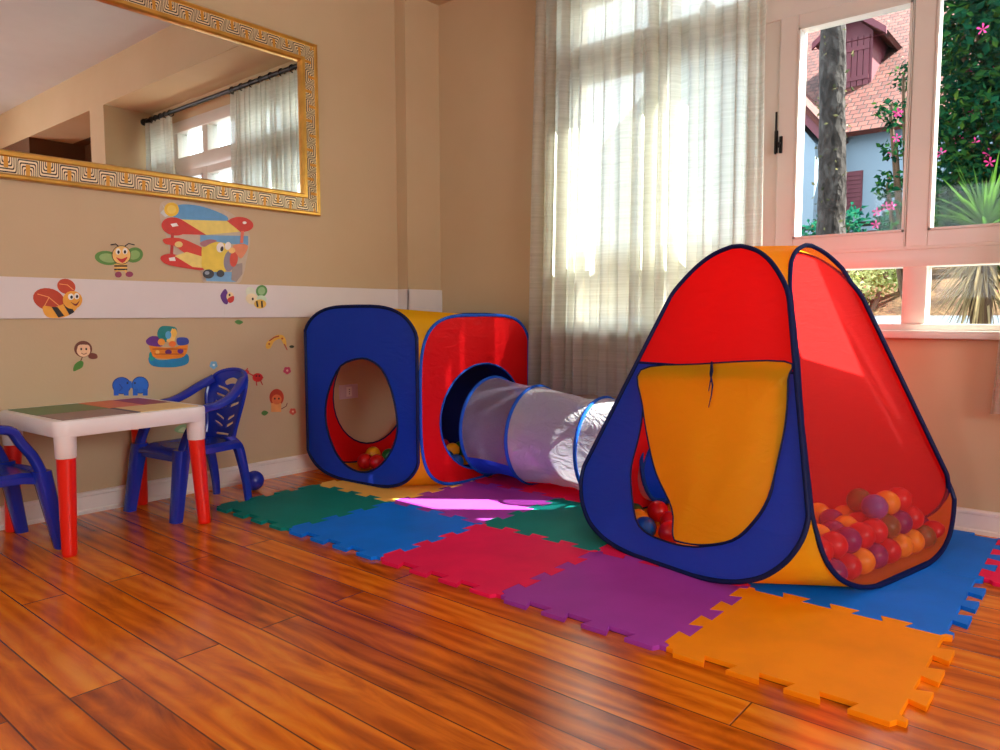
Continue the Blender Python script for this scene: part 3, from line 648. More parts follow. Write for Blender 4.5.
# ================================================================ pop-up fabric shelters: shared construction
class Loop:
    "one wire-edged side: base line at distance d from the centre along n, leaning in by phi; half-width w at height fraction"
    def __init__(s, c, ang, d, phi, H, prof, z0):
        s.c, s.d, s.phi, s.H, s.prof, s.z0 = V((*c, 0)), d, phi, H, prof, z0
        s.n = V((math.cos(ang), math.sin(ang), 0)); s.t = V((-math.sin(ang), math.cos(ang), 0))
        s.u = -s.n*math.sin(phi)+V((0, 0, math.cos(phi))); s.N = s.n*math.cos(phi)+V((0, 0, math.sin(phi)))
        s.lim = None; s.cprof = None
    def w(s, f):
        p = s.prof
        for (f0, w0), (f1, w1) in zip(p[:-1], p[1:]):
            if f <= f1:
                t = 0 if f1 == f0 else (f-f0)/(f1-f0); return w0+(w1-w0)*t
        return p[-1][1]
    def ww(s, f, side):
        w = s.w(f)
        if s.lim: w = min(w, s.lim[side](f))
        return w + (s.cen(f) if side else -s.cen(f))
    def cen(s, f):
        if not s.cprof: return 0.0
        for (f0, w0), (f1, w1) in zip(s.cprof[:-1], s.cprof[1:]):
            if f <= f1: return w0+(w1-w0)*(f-f0)/(f1-f0)
        return s.cprof[-1][1]
    def P(s, a, b, off=0.0): return s.c+s.n*s.d+s.t*a+s.u*b+s.N*off+V((0, 0, s.z0))
    def ab(s, px, py, off=0.0):
        p = meas(px, py, s.P(0, 0, off), s.N)-s.P(0, 0); return (p.dot(s.t), p.dot(s.u))
    def outline(s, fr):
        R_ = [(s.ww(f, 1), f*s.H) for f in fr]; L_ = [(-s.ww(f, 0), f*s.H) for f in fr]
        out = R_+L_[::-1]; res = []
        for p in out:
            if not res or (V(p)-V(res[-1])).length > 1e-4: res.append(p)
        if (V(res[0])-V(res[-1])).length < 1e-4: res.pop()
        return res
def gores(loops, fr, name_mat, parent, c, base_mat=None):
    for i in range(4):
        A, B = loops[i], loops[(i+1) % 4]; m = MB(); vs = []; K = 4
        for f in fr:
            a = A.P(A.ww(f, 1), f*A.H); b = B.P(-B.ww(f, 0), f*B.H)
            for k in range(K+1): vs.append(tuple(a.lerp(b, k/K)-c))
        fs = [(j*(K+1)+k, j*(K+1)+k+1, (j+1)*(K+1)+k+1, (j+1)*(K+1)+k) for j in range(len(fr)-1) for k in range(K)]
        m.add(vs, fs); m.build('corner_panel', name_mat, parent)
    for nm, f, mt in (('top_panel', fr[-1], name_mat), ('floor_panel', fr[0], base_mat or name_mat)):
        ring_ = []
        for i in range(4):
            A = loops[i]; ring_ += [A.P(-A.ww(f, 0), f*A.H)-c, A.P(A.ww(f, 1), f*A.H)-c]
        m = MB(); cc = sum(ring_, V((0, 0, 0)))/8
        m.add([tuple(p) for p in ring_]+[tuple(cc)], [(k, (k+1) % 8, 8) for k in range(8)]); m.build(nm, mt, parent, smooth=False)

# ================================================================ triangular play tent with the ball pit
TW = [(0, .12), (.006, .19), (.018, .255), (.035, .305), (.06, .352), (.10, .395), (.14, .421), (.18, .436), (.225, .440), (.26, .434), (.30, .422), (.34, .411), (.38, .400), (.42, .388), (.46, .377), (.50, .363), (.54, .350), (.58, .335),
      (.62, .320), (.66, .305), (.70, .291), (.74, .275), (.78, .258), (.82, .238), (.86, .216), (.90, .184), (.94, .144), (.97, .102), (.988, .062), (1, .018)]
TW = [(max(0., min(1., f)), w) for f, w in smooth_poly(TW, 4, closed=False)]
FR = [p[0] for p in TW]
TC = V((2.243, -.540, TH+.001)); th2 = math.radians(-13); PHI = math.radians(19)
TL = [Loop((TC.x, TC.y), th2+a*PI/2, d, PHI, 1.068, TW, TH+.002) for a, d in ((-1, .5585), (0, .502), (1, .458), (2, .50))]
for i in range(4):
    nx_, pv = TL[(i+1) % 4], TL[(i-1) % 4]
    TL[i].lim = (lambda f, l=pv: l.d-f*l.H*math.sin(PHI)+.020, lambda f, l=nx_: l.d-f*l.H*math.sin(PHI)+.020)
TL[1].cprof = [(0, -.046), (.06, -.040), (.10, -.031), (.18, -.003), (.26, .005), (.45, .010), (.62, .016), (.74, .012), (.82, .0), (.90, -.018), (.94, -.032), (1, -.045)]
tent = tag(empty('play_tent', TC), 'pointed pop-up play tent with red, blue and yellow sides and balls behind red netting', 'play tent')
loc = lambda lp, off=0.0: (lambda a, b: tuple(lp.P(a, b, off)-TC))
gores(TL, FR, MT['yellow_fabric'], tent, TC)
F1, F2, F3, F4 = TL
for lp in TL:
    o = lp.outline(FR); m = MB()
    m.tube([loc(lp, .003)(*p) for p in o], .0075, 8, closed=True); m.build('wire_binding', MT['piping'], tent)
# front side: red head, blue surround with the doorway, hanging yellow door
def split(o, fn):
    "keep the part of the outline where fn >= 0, cut along the crossing"
    res = []; k = len(o)
    for i in range(k):
        p, q = o[i], o[(i+1) % k]; a, b = fn(*p), fn(*q)
        if a >= 0: res.append(p)
        if a*b < 0: t = a/(a-b); res.append((p[0]+(q[0]-p[0])*t, p[1]+(q[1]-p[1])*t))
    return res
o1 = F1.outline(FR)
dl, dr = F1.ab(638, 371), F1.ab(797, 363)
bd = (dl[1]+dr[1])/2
m = MB(); m.sheet(split(o1, lambda a, b: b-bd), (), loc(F1)); m.build('head_panel', MT['red_fabric'], tent)
m = MB(); m.tube([loc(F1, .004)(a, bd) for a in [(-.5+i/20)*2*(F1.ww(bd/F1.H, 0)-.002) for i in range(21)]], .004, 6); m.build('door_seam', MT['navy_fabric'], tent)
door_px = [(644, 376), (643.5, 400), (642, 423), (637, 446), (632, 466), (631.5, 484), (636, 519), (648.5, 534), (671, 543), (690, 546.5), (704, 546.5), (732, 541.5), (752, 526), (770, 498), (776, 463), (780, 412), (780, 388), (775, 377), (715, 376), (652, 376)]
door = smooth_poly([F1.ab(*p) for p in door_px], 3); door = [(a, min(b, bd-.006)) for a, b in door]
m = MB(); m.sheet(split(o1, lambda a, b: bd-b), (door,), loc(F1)); m.build('door_surround', MT['blue_fabric'], tent)
m = MB(); m.tube([loc(F1, .002)(*p) for p in door], .003, 6, closed=True); m.build('door_binding', MT['piping'], tent)
yel_px = [(641, 370), (700, 364), (785, 361.5), (788, 380), (786, 420), (778, 460), (768, 498), (752, 523), (732, 540), (704, 545), (680, 542), (673, 536), (672, 509), (656, 473), (648, 440), (642.5, 405)]
yp = [F1.ab(px, py, .012) for px, py in yel_px]
ys = smooth_poly(yp, 4)
m = MB()
# gently bellied cloth: concentric rings towards the middle
cx_ = sum(p[0] for p in ys)/len(ys); cy_ = sum(p[1] for p in ys)/len(ys); RN = 10; vs = []
for r in range(RN+1):
    t = 1-r/RN*.98
    for p in ys:
        a, b = cx_+(p[0]-cx_)*t, cy_+(p[1]-cy_)*t
        vs.append(loc(F1, .012+.018*(1-t*t)+.004*math.sin(a*30+1)*(1-t))(a, b))
k = len(ys); m.add(vs, [(r*k+i, r*k+(i+1) % k, (r+1)*k+(i+1) % k, (r+1)*k+i) for r in range(RN) for i in range(k)]+[tuple(RN*k+i for i in range(k))])
dp = m.build('door_panel', MT['yellow_fabric'], tent)
m = MB(); m.tube([loc(F1, .0125)(*p) for p in ys], .0028, 6, closed=True); m.build('panel_binding', MT['piping'], dp)
tie = [F1.ab(px, py, .022) for px, py in ((712, 362), (711, 374), (713.5, 386), (712.5, 396), (710, 408))]
m = MB(); m.tube([loc(F1, .024+.006*i/4)(*p) for i, p in enumerate(tie)], [.0035, .003, .0028, .002, .0012], 6)
tie2 = [F1.ab(px, py, .022) for px, py in ((712.5, 362), (713.5, 372), (711.5, 384), (710.5, 392))]
m.tube([loc(F1, .026+.006*i/3)(*p) for i, p in enumerate(tie2)], [.003, .003, .002, .0012], 6); m.build('door_tie', MT['piping'], tent)
# netted side, plain back, side with the tunnel hole
m = MB(); m.sheet(F2.outline(FR), (), loc(F2)); m.build('netting_panel', MT['red_net'], tent)
bot = split(F2.outline(FR), lambda a, b: .012-b)
m = MB(); m.sheet(bot, (), loc(F2, .004)); m.build('hem', MT['piping'], tent)
m = MB(); m.sheet(F3.outline(FR), (), loc(F3)); m.build('back_panel', MT['red_fabric'], tent)
hole = ellipse(-.045, .235, .215, .215, 36)
m = MB(); m.sheet(F4.outline(FR), (hole,), loc(F4)); m.build('tunnel_side', MT['red_fabric'], tent)
m = MB(); m.tube([loc(F4, .002)(*p) for p in hole], .006, 8, closed=True); m.build('hole_binding', MT['blue_piping'], tent)

# ================================================================ cube with two round openings
CCX, CCY = .455, -.517
def sup(W, p, n=20):
    out = []
    for i in range(2*n+1):
        t = -PI/2+PI*i/(2*n); sn, cs = math.sin(t), math.cos(t)
        out.append((.5*(1+math.copysign(abs(sn)**(2/p), sn)), W*abs(cs)**(2/p)))
    return out
CC = V((CCX, CCY, TH+.001)); ca = math.radians(-87)
spec = [(0, .436, .827, .418, 3.4), (1, .383, .785, .425, 3.9), (2, .40, .79, .40, 3.6), (3, .372, .80, .41, 3.2)]
CL = []
for k_, d, H, W, p in spec: CL.append(Loop((CC.x, CC.y), ca+k_*PI/2, d, 0, H, sup(W, p), TH+.002))
for i in range(4):
    nx_, pv = CL[(i+1) % 4], CL[(i-1) % 4]
    CL[i].lim = (lambda f, l=pv: l.d-.002, lambda f, l=nx_: l.d-.002)
FRC = [.5*(1+math.copysign(abs(math.sin(t))**(2/3.3), math.sin(t))) for t in [-PI/2+PI*i/36 for i in range(37)]]
cube = tag(empty('play_cube', CC), 'pop-up play cube with a blue side and a red side, each with an opening', 'play cube')
cl = lambda lp, off=0.0: (lambda a, b: tuple(lp.P(a, b, off)-CC))
gores(CL, FRC, MT['yellow_fabric'], cube, CC)
C1, C2, C3, C4 = CL
h1 = smooth_poly([C1.ab(*p) for p in ((358, 358.8), (341, 366), (330, 388), (326, 408), (327.5, 428), (335, 450), (345, 464), (357, 471), (369, 471.5), (382, 464), (392, 450), (397.5, 432), (396.5, 412), (391, 388), (382, 369), (370, 360))], 3)
h2 = ellipse(C2.ab(480, 420)[0]+.03, .300, .318, .252, 40)
cenr = C2.ab(440, 420)[0]; h2 = ellipse(cenr+.312, .298, .312, .254, 40)
h4 = ellipse(.0, .36, .27, .27, 36)
for lp, h, nm, mt, pm in ((C1, h1, 'blue_side', 'blue_fabric', 'piping'), (C2, h2, 'red_side', 'red_fabric', 'blue_piping'), (C3, None, 'back_side', 'navy_fabric', 'piping'), (C4, h4, 'wall_side', 'red_fabric', 'piping')):
    o = lp.outline(FRC); m = MB(); m.sheet(o, (h,) if h else (), cl(lp)); sd = m.build(nm, MT[mt], cube)
    m = MB(); m.tube([cl(lp, .002)(*p) for p in o], .0075, 8, closed=True); m.build('wire_binding', MT[pm], sd)
    if h: m = MB(); m.tube([cl(lp, .002)(*p) for p in h], .0045, 8, closed=True); m.build('hole_binding', MT[pm], sd)
# short sleeve behind the red opening where the tunnel clips on
m = MB(); k = len(h2); vs = []
for off, sc in ((0, 1), (-.03, .99), (-.07, .96)):
    ac = sum(p[0] for p in h2)/k; bc = sum(p[1] for p in h2)/k
    vs += [cl(C2, off)(ac+(p[0]-ac)*sc, bc+(p[1]-bc)*sc) for p in h2]
m.add(vs, [(r*k+i, r*k+(i+1) % k, (r+1)*k+(i+1) % k, (r+1)*k+i) for r in range(2) for i in range(k)]); m.build('tunnel_sleeve', MT['navy_fabric'], cube)
# dark tie strap sticking out at the upper left of the blue side
sp = [meas(px, py, CL[0].P(0, 0, -.05), CL[0].N)-CC for px, py in ((303.5, 329.5), (304, 334), (306.5, 341), (315, 338), (316, 327), (308, 329.5))]
m = MB(); m.add([tuple(p) for p in sp]+[tuple(p+V((0, .02, 0))) for p in sp], [(0,1,2,3,4,5), (11,10,9,8,7,6)]+[(i, (i+1) % 6, (i+1) % 6+6, i+6) for i in range(6)]); m.build('tie_strap', MT['black_iron'], cube)

# ================================================================ crawl tunnel between cube and tent
RINGS = [(.862, -.432, .262, .235), (1.125, -.43, .243, .226), (1.49, -.438, .228, .214), (1.79, -.425, .245, .212)]
TU = V((1.3, -.43, TH)); tun = tag(empty('crawl_tunnel', TU), 'white netted crawl tunnel with blue hoops between the cube and the tent', 'crawl tunnel')
nA = 56
def seg(i, mat_net):
    (x0, y0, z0, r0), (x1, y1, z1, r1) = RINGS[i], RINGS[i+1]; NS = 18
    rnd = random.Random(i+5)
    pts = []
    for j in range(NS+1):
        t = j/NS; sag = math.sin(PI*t); row = []
        for k in range(nA):
            a = 2*PI*k/nA; r = r0+(r1-r0)*t
            # cloth pulls in between hoops and gathers in diagonal creases
            r -= sag*(.012+.004*math.sin(a*3+i))
            if i == 1: r -= sag*.020*max(0, math.sin(a*2.0+t*5.0+.6))*(.5+.5*math.sin(a*7+t*11)) + sag*.02*max(0, -math.cos(a-.6))
            y = -math.cos(a)*r; z = math.sin(a)*r
            zz = max(z0+(z1-z0)*t+z, TH+.004)
            row.append((x0+(x1-x0)*t-TU.x, y0+(y1-y0)*t+y-TU.y, zz-TU.z))
        pts.append(row)
    def strip(k0, k1):
        m = MB(); n = k1-k0; vs = [pts[j][k % nA] for j in range(NS+1) for k in range(k0, k1+1)]
        m.add(vs, [(j*(n+1)+k, j*(n+1)+k+1, (j+1)*(n+1)+k+1, (j+1)*(n+1)+k) for j in range(NS) for k in range(n)]); return m
    # angle 0 faces the camera side (-y); up is a quarter turn
    q = lambda deg: int(round(deg/360*nA))
    strip(q(-62) if i else q(-30), q(128)).build('netting', mat_net, tun, angle=3.2)
    strip(q(128), q(240)).build('blue_cloth', MT['blue_fabric'], tun, angle=3.2)
    strip(q(240), q(298) if i else q(330)).build('base_cloth', MT['red_fabric'] if i == 1 else MT['blue_fabric'], tun, angle=3.2)
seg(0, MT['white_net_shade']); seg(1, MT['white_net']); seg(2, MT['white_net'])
for x, y, z, r in RINGS:
    m = MB(); m.tube([(x-TU.x, y+r*math.cos(2*PI*k/48)-TU.y, max(z+r*math.sin(2*PI*k/48), TH+.006)-TU.z) for k in range(48)], .0085, 8, closed=True); m.build('hoop', MT['blue_piping'], tun)

# ================================================================ balls
DROP = (29, 60)
_ballmesh = {}
def ball(x, y, z, c, label, group, r=.04):
    if (c, r) not in _ballmesh:
        m = MB(); m.sphere((0, 0, 0), r, 24, 14); o = m.build('play_ball', BALLC[c] if c in BALLC else MT[c]); _ballmesh[(c, r)] = o.data
    else:
        o = bpy.data.objects.new('play_ball', _ballmesh[(c, r)]); COL.objects.link(o)
    o.location = (x, y, z); return tag(o, label, 'ball', group)
for i, (x, y, z, c) in enumerate(PIT):
    if i in DROP: continue
    x += .003; y -= .033
    if i < 8: ball(x, y, TH+.0055+.04, c, BALLW[c]+' plastic ball on the tent floor near the gap beside the yellow door', 'balls near the tent doorway')
    else: ball(x, y, max(z, TH+.0455), c, BALLW[c]+' plastic ball heaped inside the tent behind the red netting', 'balls heaped behind the red netting')
CB = [((373, 454), 'Y'), ((386, 445), 'Y'), ((377, 462), 'R'), ((365, 461), 'R'), ((389, 456), 'G'), ((398, 447), 'R')]
for (px, py), c in CB:
    p = meas(px, py, (0, 0, TH+.046), (0, 0, 1)); ball(p.x, p.y, TH+.0455, c, BALLW[c]+' plastic ball on the cube floor, seen through the blue side opening', 'balls in the cube')
for (px, py), c in [((452.5, 450), 'Y'), ((447, 458), 'B'), ((456, 462), 'B'), ((443, 446), 'R'), ((461, 448), 'G')]:
    p = meas(px, py, (0, 0, TH+.046), (0, 0, 1)); ball(min(p.x, .775), p.y, TH+.0455, c, BALLW[c]+' plastic ball just inside the red side opening of the cube', 'balls behind the red cube side')
p = meas(254, 480, (0, 0, .048), (0, 0, 1))
ball(p.x, p.y, .0455, 'chair_blue', 'dark blue ball on the wooden floor between the chair leg and the baseboard', None, .045)

# ================================================================ children's table
TBH = .455
tbl = tag(empty('play_table', (.283, -1.995, 0), math.radians(3)), 'white square plastic play table with red legs and coloured top tiles', 'table')
hx, hy, rc = .255, .272, .045
def rrect(hx, hy, r, n=6):
    out = []
    for cx, cy, a0 in ((hx-r, hy-r, 0), (-hx+r, hy-r, PI/2), (-hx+r, -hy+r, PI), (hx-r, -hy+r, 1.5*PI)):
        for i in range(n+1): a = a0+PI/2*i/n; out.append((cx+r*math.cos(a), cy+r*math.sin(a)))
    return out
m = MB(); lev = [(-.010, TBH-.056), (-.003, TBH-.056), (0, TBH-.050), (0, TBH-.008), (-.003, TBH-.002), (-.009, TBH), (-.020, TBH-.001)]
P0 = rrect(hx, hy, rc); k = len(P0); vs = []
for d, z in lev: vs += [(x, y, z) for x, y in rrect(hx+d, hy+d, rc+d)]
vs += [(x, y, TBH-.014) for x, y in rrect(hx-.010, hy-.010, rc-.010)]
m.add(vs, [(r*k+i, r*k+(i+1) % k, (r+1)*k+(i+1) % k, (r+1)*k+i) for r in range(len(lev)-1) for i in range(k)]+[tuple((len(lev)-1)*k+i for i in range(k)), tuple(len(lev)*k+i for i in range(k))[::-1]])
top = m.build('tabletop', MT['table_white'], tbl)
def tile(x0, x1, y0, y1, c, z=TBH): MB().box((x0, y0, z-.003), (x1, y1, z+.0012), bev=.0006).build('top_tile', flat(c), top, smooth=False)
a_, b_ = hx-.028, hy-.030
tile(-a_, .03, -b_, .0, (98, 128, 80)); tile(.033, a_, -b_, .0, (146, 116, 112)); tile(-a_, .03, .003, .135, (228, 116, 76)); tile(-a_, .03, .138, b_, (150, 32, 82)); tile(.033, a_, .022, b_, (240, 206, 140)); tile(.033, a_, .003, .019, (30, 36, 84))
for sx in (-1, 1):
    for sy in (-1, 1):
        x, y = sx*(hx-.036), sy*(hy-.038)
        m = MB(); n = 20; vs = []
        for z, r, ox in ((TBH-.052, .034, 0), (TBH-.125, .032, 0), (TBH-.128, .030, 0)):
            vs += [(x+r*math.cos(2*PI*i/n), y+r*math.sin(2*PI*i/n), z) for i in range(n)]
        m.add(vs, [(r*n+i, r*n+(i+1) % n, (r+1)*n+(i+1) % n, (r+1)*n+i) for r in range(2) for i in range(n)]); m.build('leg_socket', MT['table_white'], tbl)
        m = MB(); vs = []
        for z, r, o in ((TBH-.10, .029, 0), (TBH-.127, .0295, .0), (.012, .0235, .018), (.004, .0225, .0185), (0, .020, .0185)):
            vs += [(x+sx*o+r*math.cos(2*PI*i/n), y+sy*o*.6+r*math.sin(2*PI*i/n), z) for i in range(n)]
        m.add(vs, [(r*n+i, r*n+(i+1) % n, (r+1)*n+(i+1) % n, (r+1)*n+i) for r in range(4) for i in range(n)]+[tuple(4*n+i for i in range(n))]); m.build('leg', MT['table_red'], tbl)

# ================================================================ moulded child's chair, front towards -y
def make_chair(name, loc_, rz, label):
    ch = tag(empty(name, loc_, rz), label, 'chair', 'blue plastic chairs at the play table')
    B = MT['chair_blue']; SZ = .278
    # seat: dished pan with rolled edge
    m = MB(); nx, ny = 16, 14; top_, bot_ = [], []
    for j in range(ny+1):
        for i in range(nx+1):
            u, v = i/nx*2-1, j/ny*2-1
            hw = .152-.020*(v*.5+.5); x = u*hw; y = -.165+.31*(j/ny)
            # rounded corners
            e = max(abs(u), abs(v))
            dip = -.012*(1-u*u)*(1-v*v); roll = -.016*max(0, (e-.82)/.18)**2 + (-.014*max(0, -v-.6)/.4)
            top_.append((x*(1-.05*(abs(v)**6)), y*(1-.05*abs(u)**6), SZ+dip+roll)); bot_.append((x*(1-.05*(abs(v)**6)), y*(1-.05*abs(u)**6), SZ+dip+roll-.010-.012*(e > .9)))
    o = len(top_); fs = []
    for j in range(ny):
        for i in range(nx):
            a = j*(nx+1)+i; fs += [(a, a+1, a+nx+2, a+nx+1), (a+o, a+nx+1+o, a+nx+2+o, a+1+o)]
    edge = [i for i in range(nx+1)]+[j*(nx+1)+nx for j in range(1, ny+1)]+[ny*(nx+1)+i for i in range(nx-1, -1, -1)]+[j*(nx+1) for j in range(ny-1, 0, -1)]
    for q in range(len(edge)): a, b = edge[q], edge[(q+1) % len(edge)]; fs.append((a, b, b+o, a+o))
    m.add(top_+bot_, fs); m.build('seat', B, ch)
    # backrest: slotted panel, leaning back and curved round the sitter
    hgt = .295
    out = smooth_poly([(-.085, 0), (-.098, .06), (-.115, .13), (-.128, .19), (-.122, .245), (-.085, .283), (0, .297), (.085, .283), (.122, .245), (.128, .19), (.115, .13), (.098, .06), (.085, 0), (0, -.006)], 5)
    holes = [smooth_poly([(-.052, .246), (0, .262), (.052, .246), (.040, .228), (0, .236), (-.040, .228)], 4)]
    for b0 in (.198, .166, .134, .080, .050):
        for sgn in (-1, 1):
            w_ = .082 if b0 > .1 else .064
            holes.append([(sgn*.010, b0-.004), (sgn*.030, b0+.005), (sgn*w_, b0+.021), (sgn*(w_+.002), b0+.031), (sgn*.028, b0+.017), (sgn*.010, b0+.008)][::(1 if sgn > 0 else -1)])
    holes.append([(-.045, .018), (.045, .018), (.047, .027), (-.047, .027)])
    def bend(a, b, off=0):
        y = .138+.080*(b/hgt)-1.9*a*a+off*math.cos(a*6); return (a+off*math.sin(-a*6)*0, y, SZ-.012+b)
    bm = bmesh.new(); pre = MB(); pre.sheet(out, holes, lambda a, b: (a, b, 0))
    vs = [bm.verts.new(p) for p in pre.v]; bm.verts.index_update()
    for f_ in pre.f:
        try: bm.faces.new([vs[i] for i in f_])
        except ValueError: pass
    for _ in range(3):
        le = [e for e in bm.edges if e.calc_length() > .03]
        if le: bmesh.ops.subdivide_edges(bm, edges=le, cuts=1); bmesh.ops.triangulate(bm, faces=bm.faces)
    bm.verts.index_update(); A = [tuple(v.co) for v in bm.verts]; F_ = [[v.index for v in f.verts] for f in bm.faces]; be = [(e.verts[0].index, e.verts[1].index) for e in bm.edges if len(e.link_faces) == 1]; bm.free()
    n_ = len(A); m = MB()
    m.add([bend(a, b, -.0045) for a, b, _ in A]+[bend(a, b, .0045) for a, b, _ in A], F_+[[i+n_ for i in f[::-1]] for f in F_]+[[a, b, b+n_, a+n_] for a, b in be])
    # rolled rim round the panel
    m.tube([bend(a, b, 0) for a, b in out[:61]], .009, 8, closed=False)
    m.build('backrest', B, ch, angle=.7)
    for s in (-1, 1):
        # arm: broad band from the top of the back, down and forward, then down to the front post
        pth = smooth_poly([(s*.100, .178, SZ+.245), (s*.132, .130, SZ+.215), (s*.150, .07, SZ+.180), (s*.156, .01, SZ+.158), (s*.156, -.04, SZ+.152), (s*.154, -.068, SZ+.140), (s*.153, -.088, SZ+.105), (s*.152, -.122, SZ+.055), (s*.151, -.142, SZ+.01), (s*.150, -.150, SZ-.02)], 5, closed=False)
        m = MB(); kk = len(pth); wd = [.020+.006*min(1, i/(kk*.4)) for i in range(kk)]
        m.tube(pth, wd, 10, flat=.42, up=None) if False else None
        # flattened section: wide across x, thin along the path normal
        vs = []; n = 12
        for i, p in enumerate(pth):
            t = (V(pth[min(i+1, kk-1)])-V(pth[max(i-1, 0)])).normalized(); sx_ = V((1, 0, 0)); sx_ = (sx_-t*sx_.dot(t)).normalized(); nn = t.cross(sx_)
            for q in range(n):
                a = 2*PI*q/n; c_, s_ = math.cos(a), math.sin(a); c_ = math.copysign(abs(c_)**.7, c_); s_ = math.copysign(abs(s_)**.7, s_)
                vs.append(tuple(V(p)+sx_*.024*c_+nn*.016*s_))
        m.add(vs, [(i*n+q, i*n+(q+1) % n, (i+1)*n+(q+1) % n, (i+1)*n+q) for i in range(kk-1) for q in range(n)]+[tuple(range(n)), tuple((kk-1)*n+q for q in range(n))]); m.build('armrest', B, ch)
        def leg(top_p, foot, w0, w1):
            m = MB(); n = 12; vs = []; K = 8
            for i in range(K+1):
                t = i/K; c = V(top_p).lerp(V(foot), t); e = w0+(w1-w0)*t
                bow = .012*math.sin(PI*t)*(-1)
                for q in range(n):
                    a = 2*PI*q/n; c_, s_ = math.cos(a), math.sin(a); c_ = math.copysign(abs(c_)**.55, c_); s_ = math.copysign(abs(s_)**.55, s_)
                    vs.append((c.x+e*c_+bow*0, c.y+e*.8*s_, c.z))
            m.add(vs, [(i*n+q, i*n+(q+1) % n, (i+1)*n+(q+1) % n, (i+1)*n+q) for i in range(K) for q in range(n)]+[tuple(range(n)), tuple(K*n+q for q in range(n))]); m.build('leg', B, ch)
        leg((s*.146, -.150, SZ-.002), (s*.160, -.196, 0), .034, .025)
        # rear leg curves out and back from the seat corner
        pth = smooth_poly([(s*.092, .10, SZ+.012), (s*.104, .135, SZ-.03), (s*.106, .155, SZ-.10), (s*.108, .172, SZ-.19), (s*.110, .180, 0)], 5, closed=False); vs = []; n = 12; kk = len(pth); m = MB()
        for i, p in enumerate(pth):
            t = i/(kk-1); e = .026-.011*t
            for q in range(n):
                a = 2*PI*q/n; c_, s_ = math.cos(a), math.sin(a); c_ = math.copysign(abs(c_)**.6, c_); s_ = math.copysign(abs(s_)**.6, s_); vs.append((p[0]+e*.75*c_, p[1]+e*s_, p[2]))
        m.add(vs, [(i*n+q, i*n+(q+1) % n, (i+1)*n+(q+1) % n, (i+1)*n+q) for i in range(kk-1) for q in range(n)]+[tuple(range(n)), tuple((kk-1)*n+q for q in range(n))]); m.build('leg', B, ch)
    # apron under the seat front and back
    m = MB(); m.tube(smooth_poly([(-.150, -.150, SZ-.045), (-.10, -.165, SZ-.024), (0, -.170, SZ-.018), (.10, -.165, SZ-.024), (.150, -.150, SZ-.045)], 5, closed=False), .013, 8)
    m.build('seat_apron', B, ch)
    return ch
make_chair('child_chair', (.236, -1.630, 0), math.radians(6.6), 'blue plastic child chair with slotted back pulled up to the table, whole chair in view')
make_chair('child_chair', (.268, -2.418, 0), math.radians(184), 'blue plastic child chair cut off by the frame, only arm and front legs in view')

# ================================================================ outdoors, seen through the window
def ground_mat(name, cols, sc=2.2, bump=.5):
    m, nt, out = new_mat(name); c = coords(nt); n = noise_(nt, c, sc, 7, .68, .6); n2 = noise_(nt, c, sc*9, 4, .7)
    f = math_(nt, 'ADD', math_(nt, 'MULTIPLY', n, .6), math_(nt, 'MULTIPLY', n2, .4))
    principled(nt, out, ramp(nt, f, cols), .9, 0, .2, 0, .1, bump_(nt, n2, bump, .05)); return m
MT['drive'] = ground_mat('pale_concrete', [(.3, srgb(70, 80, 90)), (.7, srgb(84, 92, 102))], 1.2, .1)
MT['bank'] = ground_mat('dry_earth_and_litter', [(.3, srgb(30, 22, 14)), (.45, srgb(70, 48, 30)), (.58, srgb(110, 82, 54)), (.7, srgb(150, 132, 98))], 2.6)
m = MB(); n = 12; vs = []
for j in range(n+1):
    y = .2+(7.2-.2)*j/n
    for i in range(n+1): vs.append((-9+18*i/n, y, -.12+.135*(y-.2)+.006*(-9+18*i/n)*(y/7)))
m.add(vs, [(j*(n+1)+i, j*(n+1)+i+1, (j+1)*(n+1)+i+1, (j+1)*(n+1)+i) for j in range(n) for i in range(n)]); struct(m.build('ground', MT['drive']))
m = MB(); nx, ny = 60, 20; vs = []
for j in range(ny+1):
    t = j/ny; y = 6.6+6.5*t
    for i in range(nx+1):
        x = -10+20*i/nx; z = .60+1.55*min(1, t*2.0)**.8+.13*noise.noise((x*.9, y*.9, 0))*min(1, t*5)+.02*x; vs.append((x, y, z))
m.add(vs, [(j*(nx+1)+i, j*(nx+1)+i+1, (j+1)*(nx+1)+i+1, (j+1)*(nx+1)+i) for j in range(ny) for i in range(nx)]); struct(m.build('hillside', MT['bank']))

def leaf_mat(name, cols):
    m, nt, out = new_mat(name); n = noise_(nt, coords(nt), 5, 3); f = N(nt, 'ShaderNodeObjectInfo')
    wn = N(nt, 'ShaderNodeTexWhiteNoise'); g = N(nt, 'ShaderNodeNewGeometry'); L(nt, g.outputs['Random Per Island'], wn.inputs['Vector'])
    k = math_(nt, 'ADD', math_(nt, 'MULTIPLY', n, .5), math_(nt, 'MULTIPLY', g.outputs['Random Per Island'], .5)); col = ramp(nt, k, cols)
    d = N(nt, 'ShaderNodeBsdfDiffuse'); t = N(nt, 'ShaderNodeBsdfTranslucent'); L(nt, col, d.inputs[0]); L(nt, col, t.inputs[0]); mx = N(nt, 'ShaderNodeMixShader'); mx.inputs[0].default_value = .35
    L(nt, d.outputs[0], mx.inputs[1]); L(nt, t.outputs[0], mx.inputs[2]); L(nt, mx.outputs[0], out.inputs[0]); return m
MT['leaf'] = leaf_mat('green_leaves', [(.25, srgb(10, 40, 30)), (.5, srgb(20, 68, 46)), (.72, srgb(46, 84, 32)), (.9, srgb(96, 108, 40))])
MT['leaf_dark'] = leaf_mat('dark_leaves', [(.25, srgb(14, 56, 50)), (.6, srgb(30, 98, 76)), (.9, srgb(78, 134, 84))])
MT['petal'] = plain('magenta_petals', srgb(214, 44, 128), .7, var=.3)
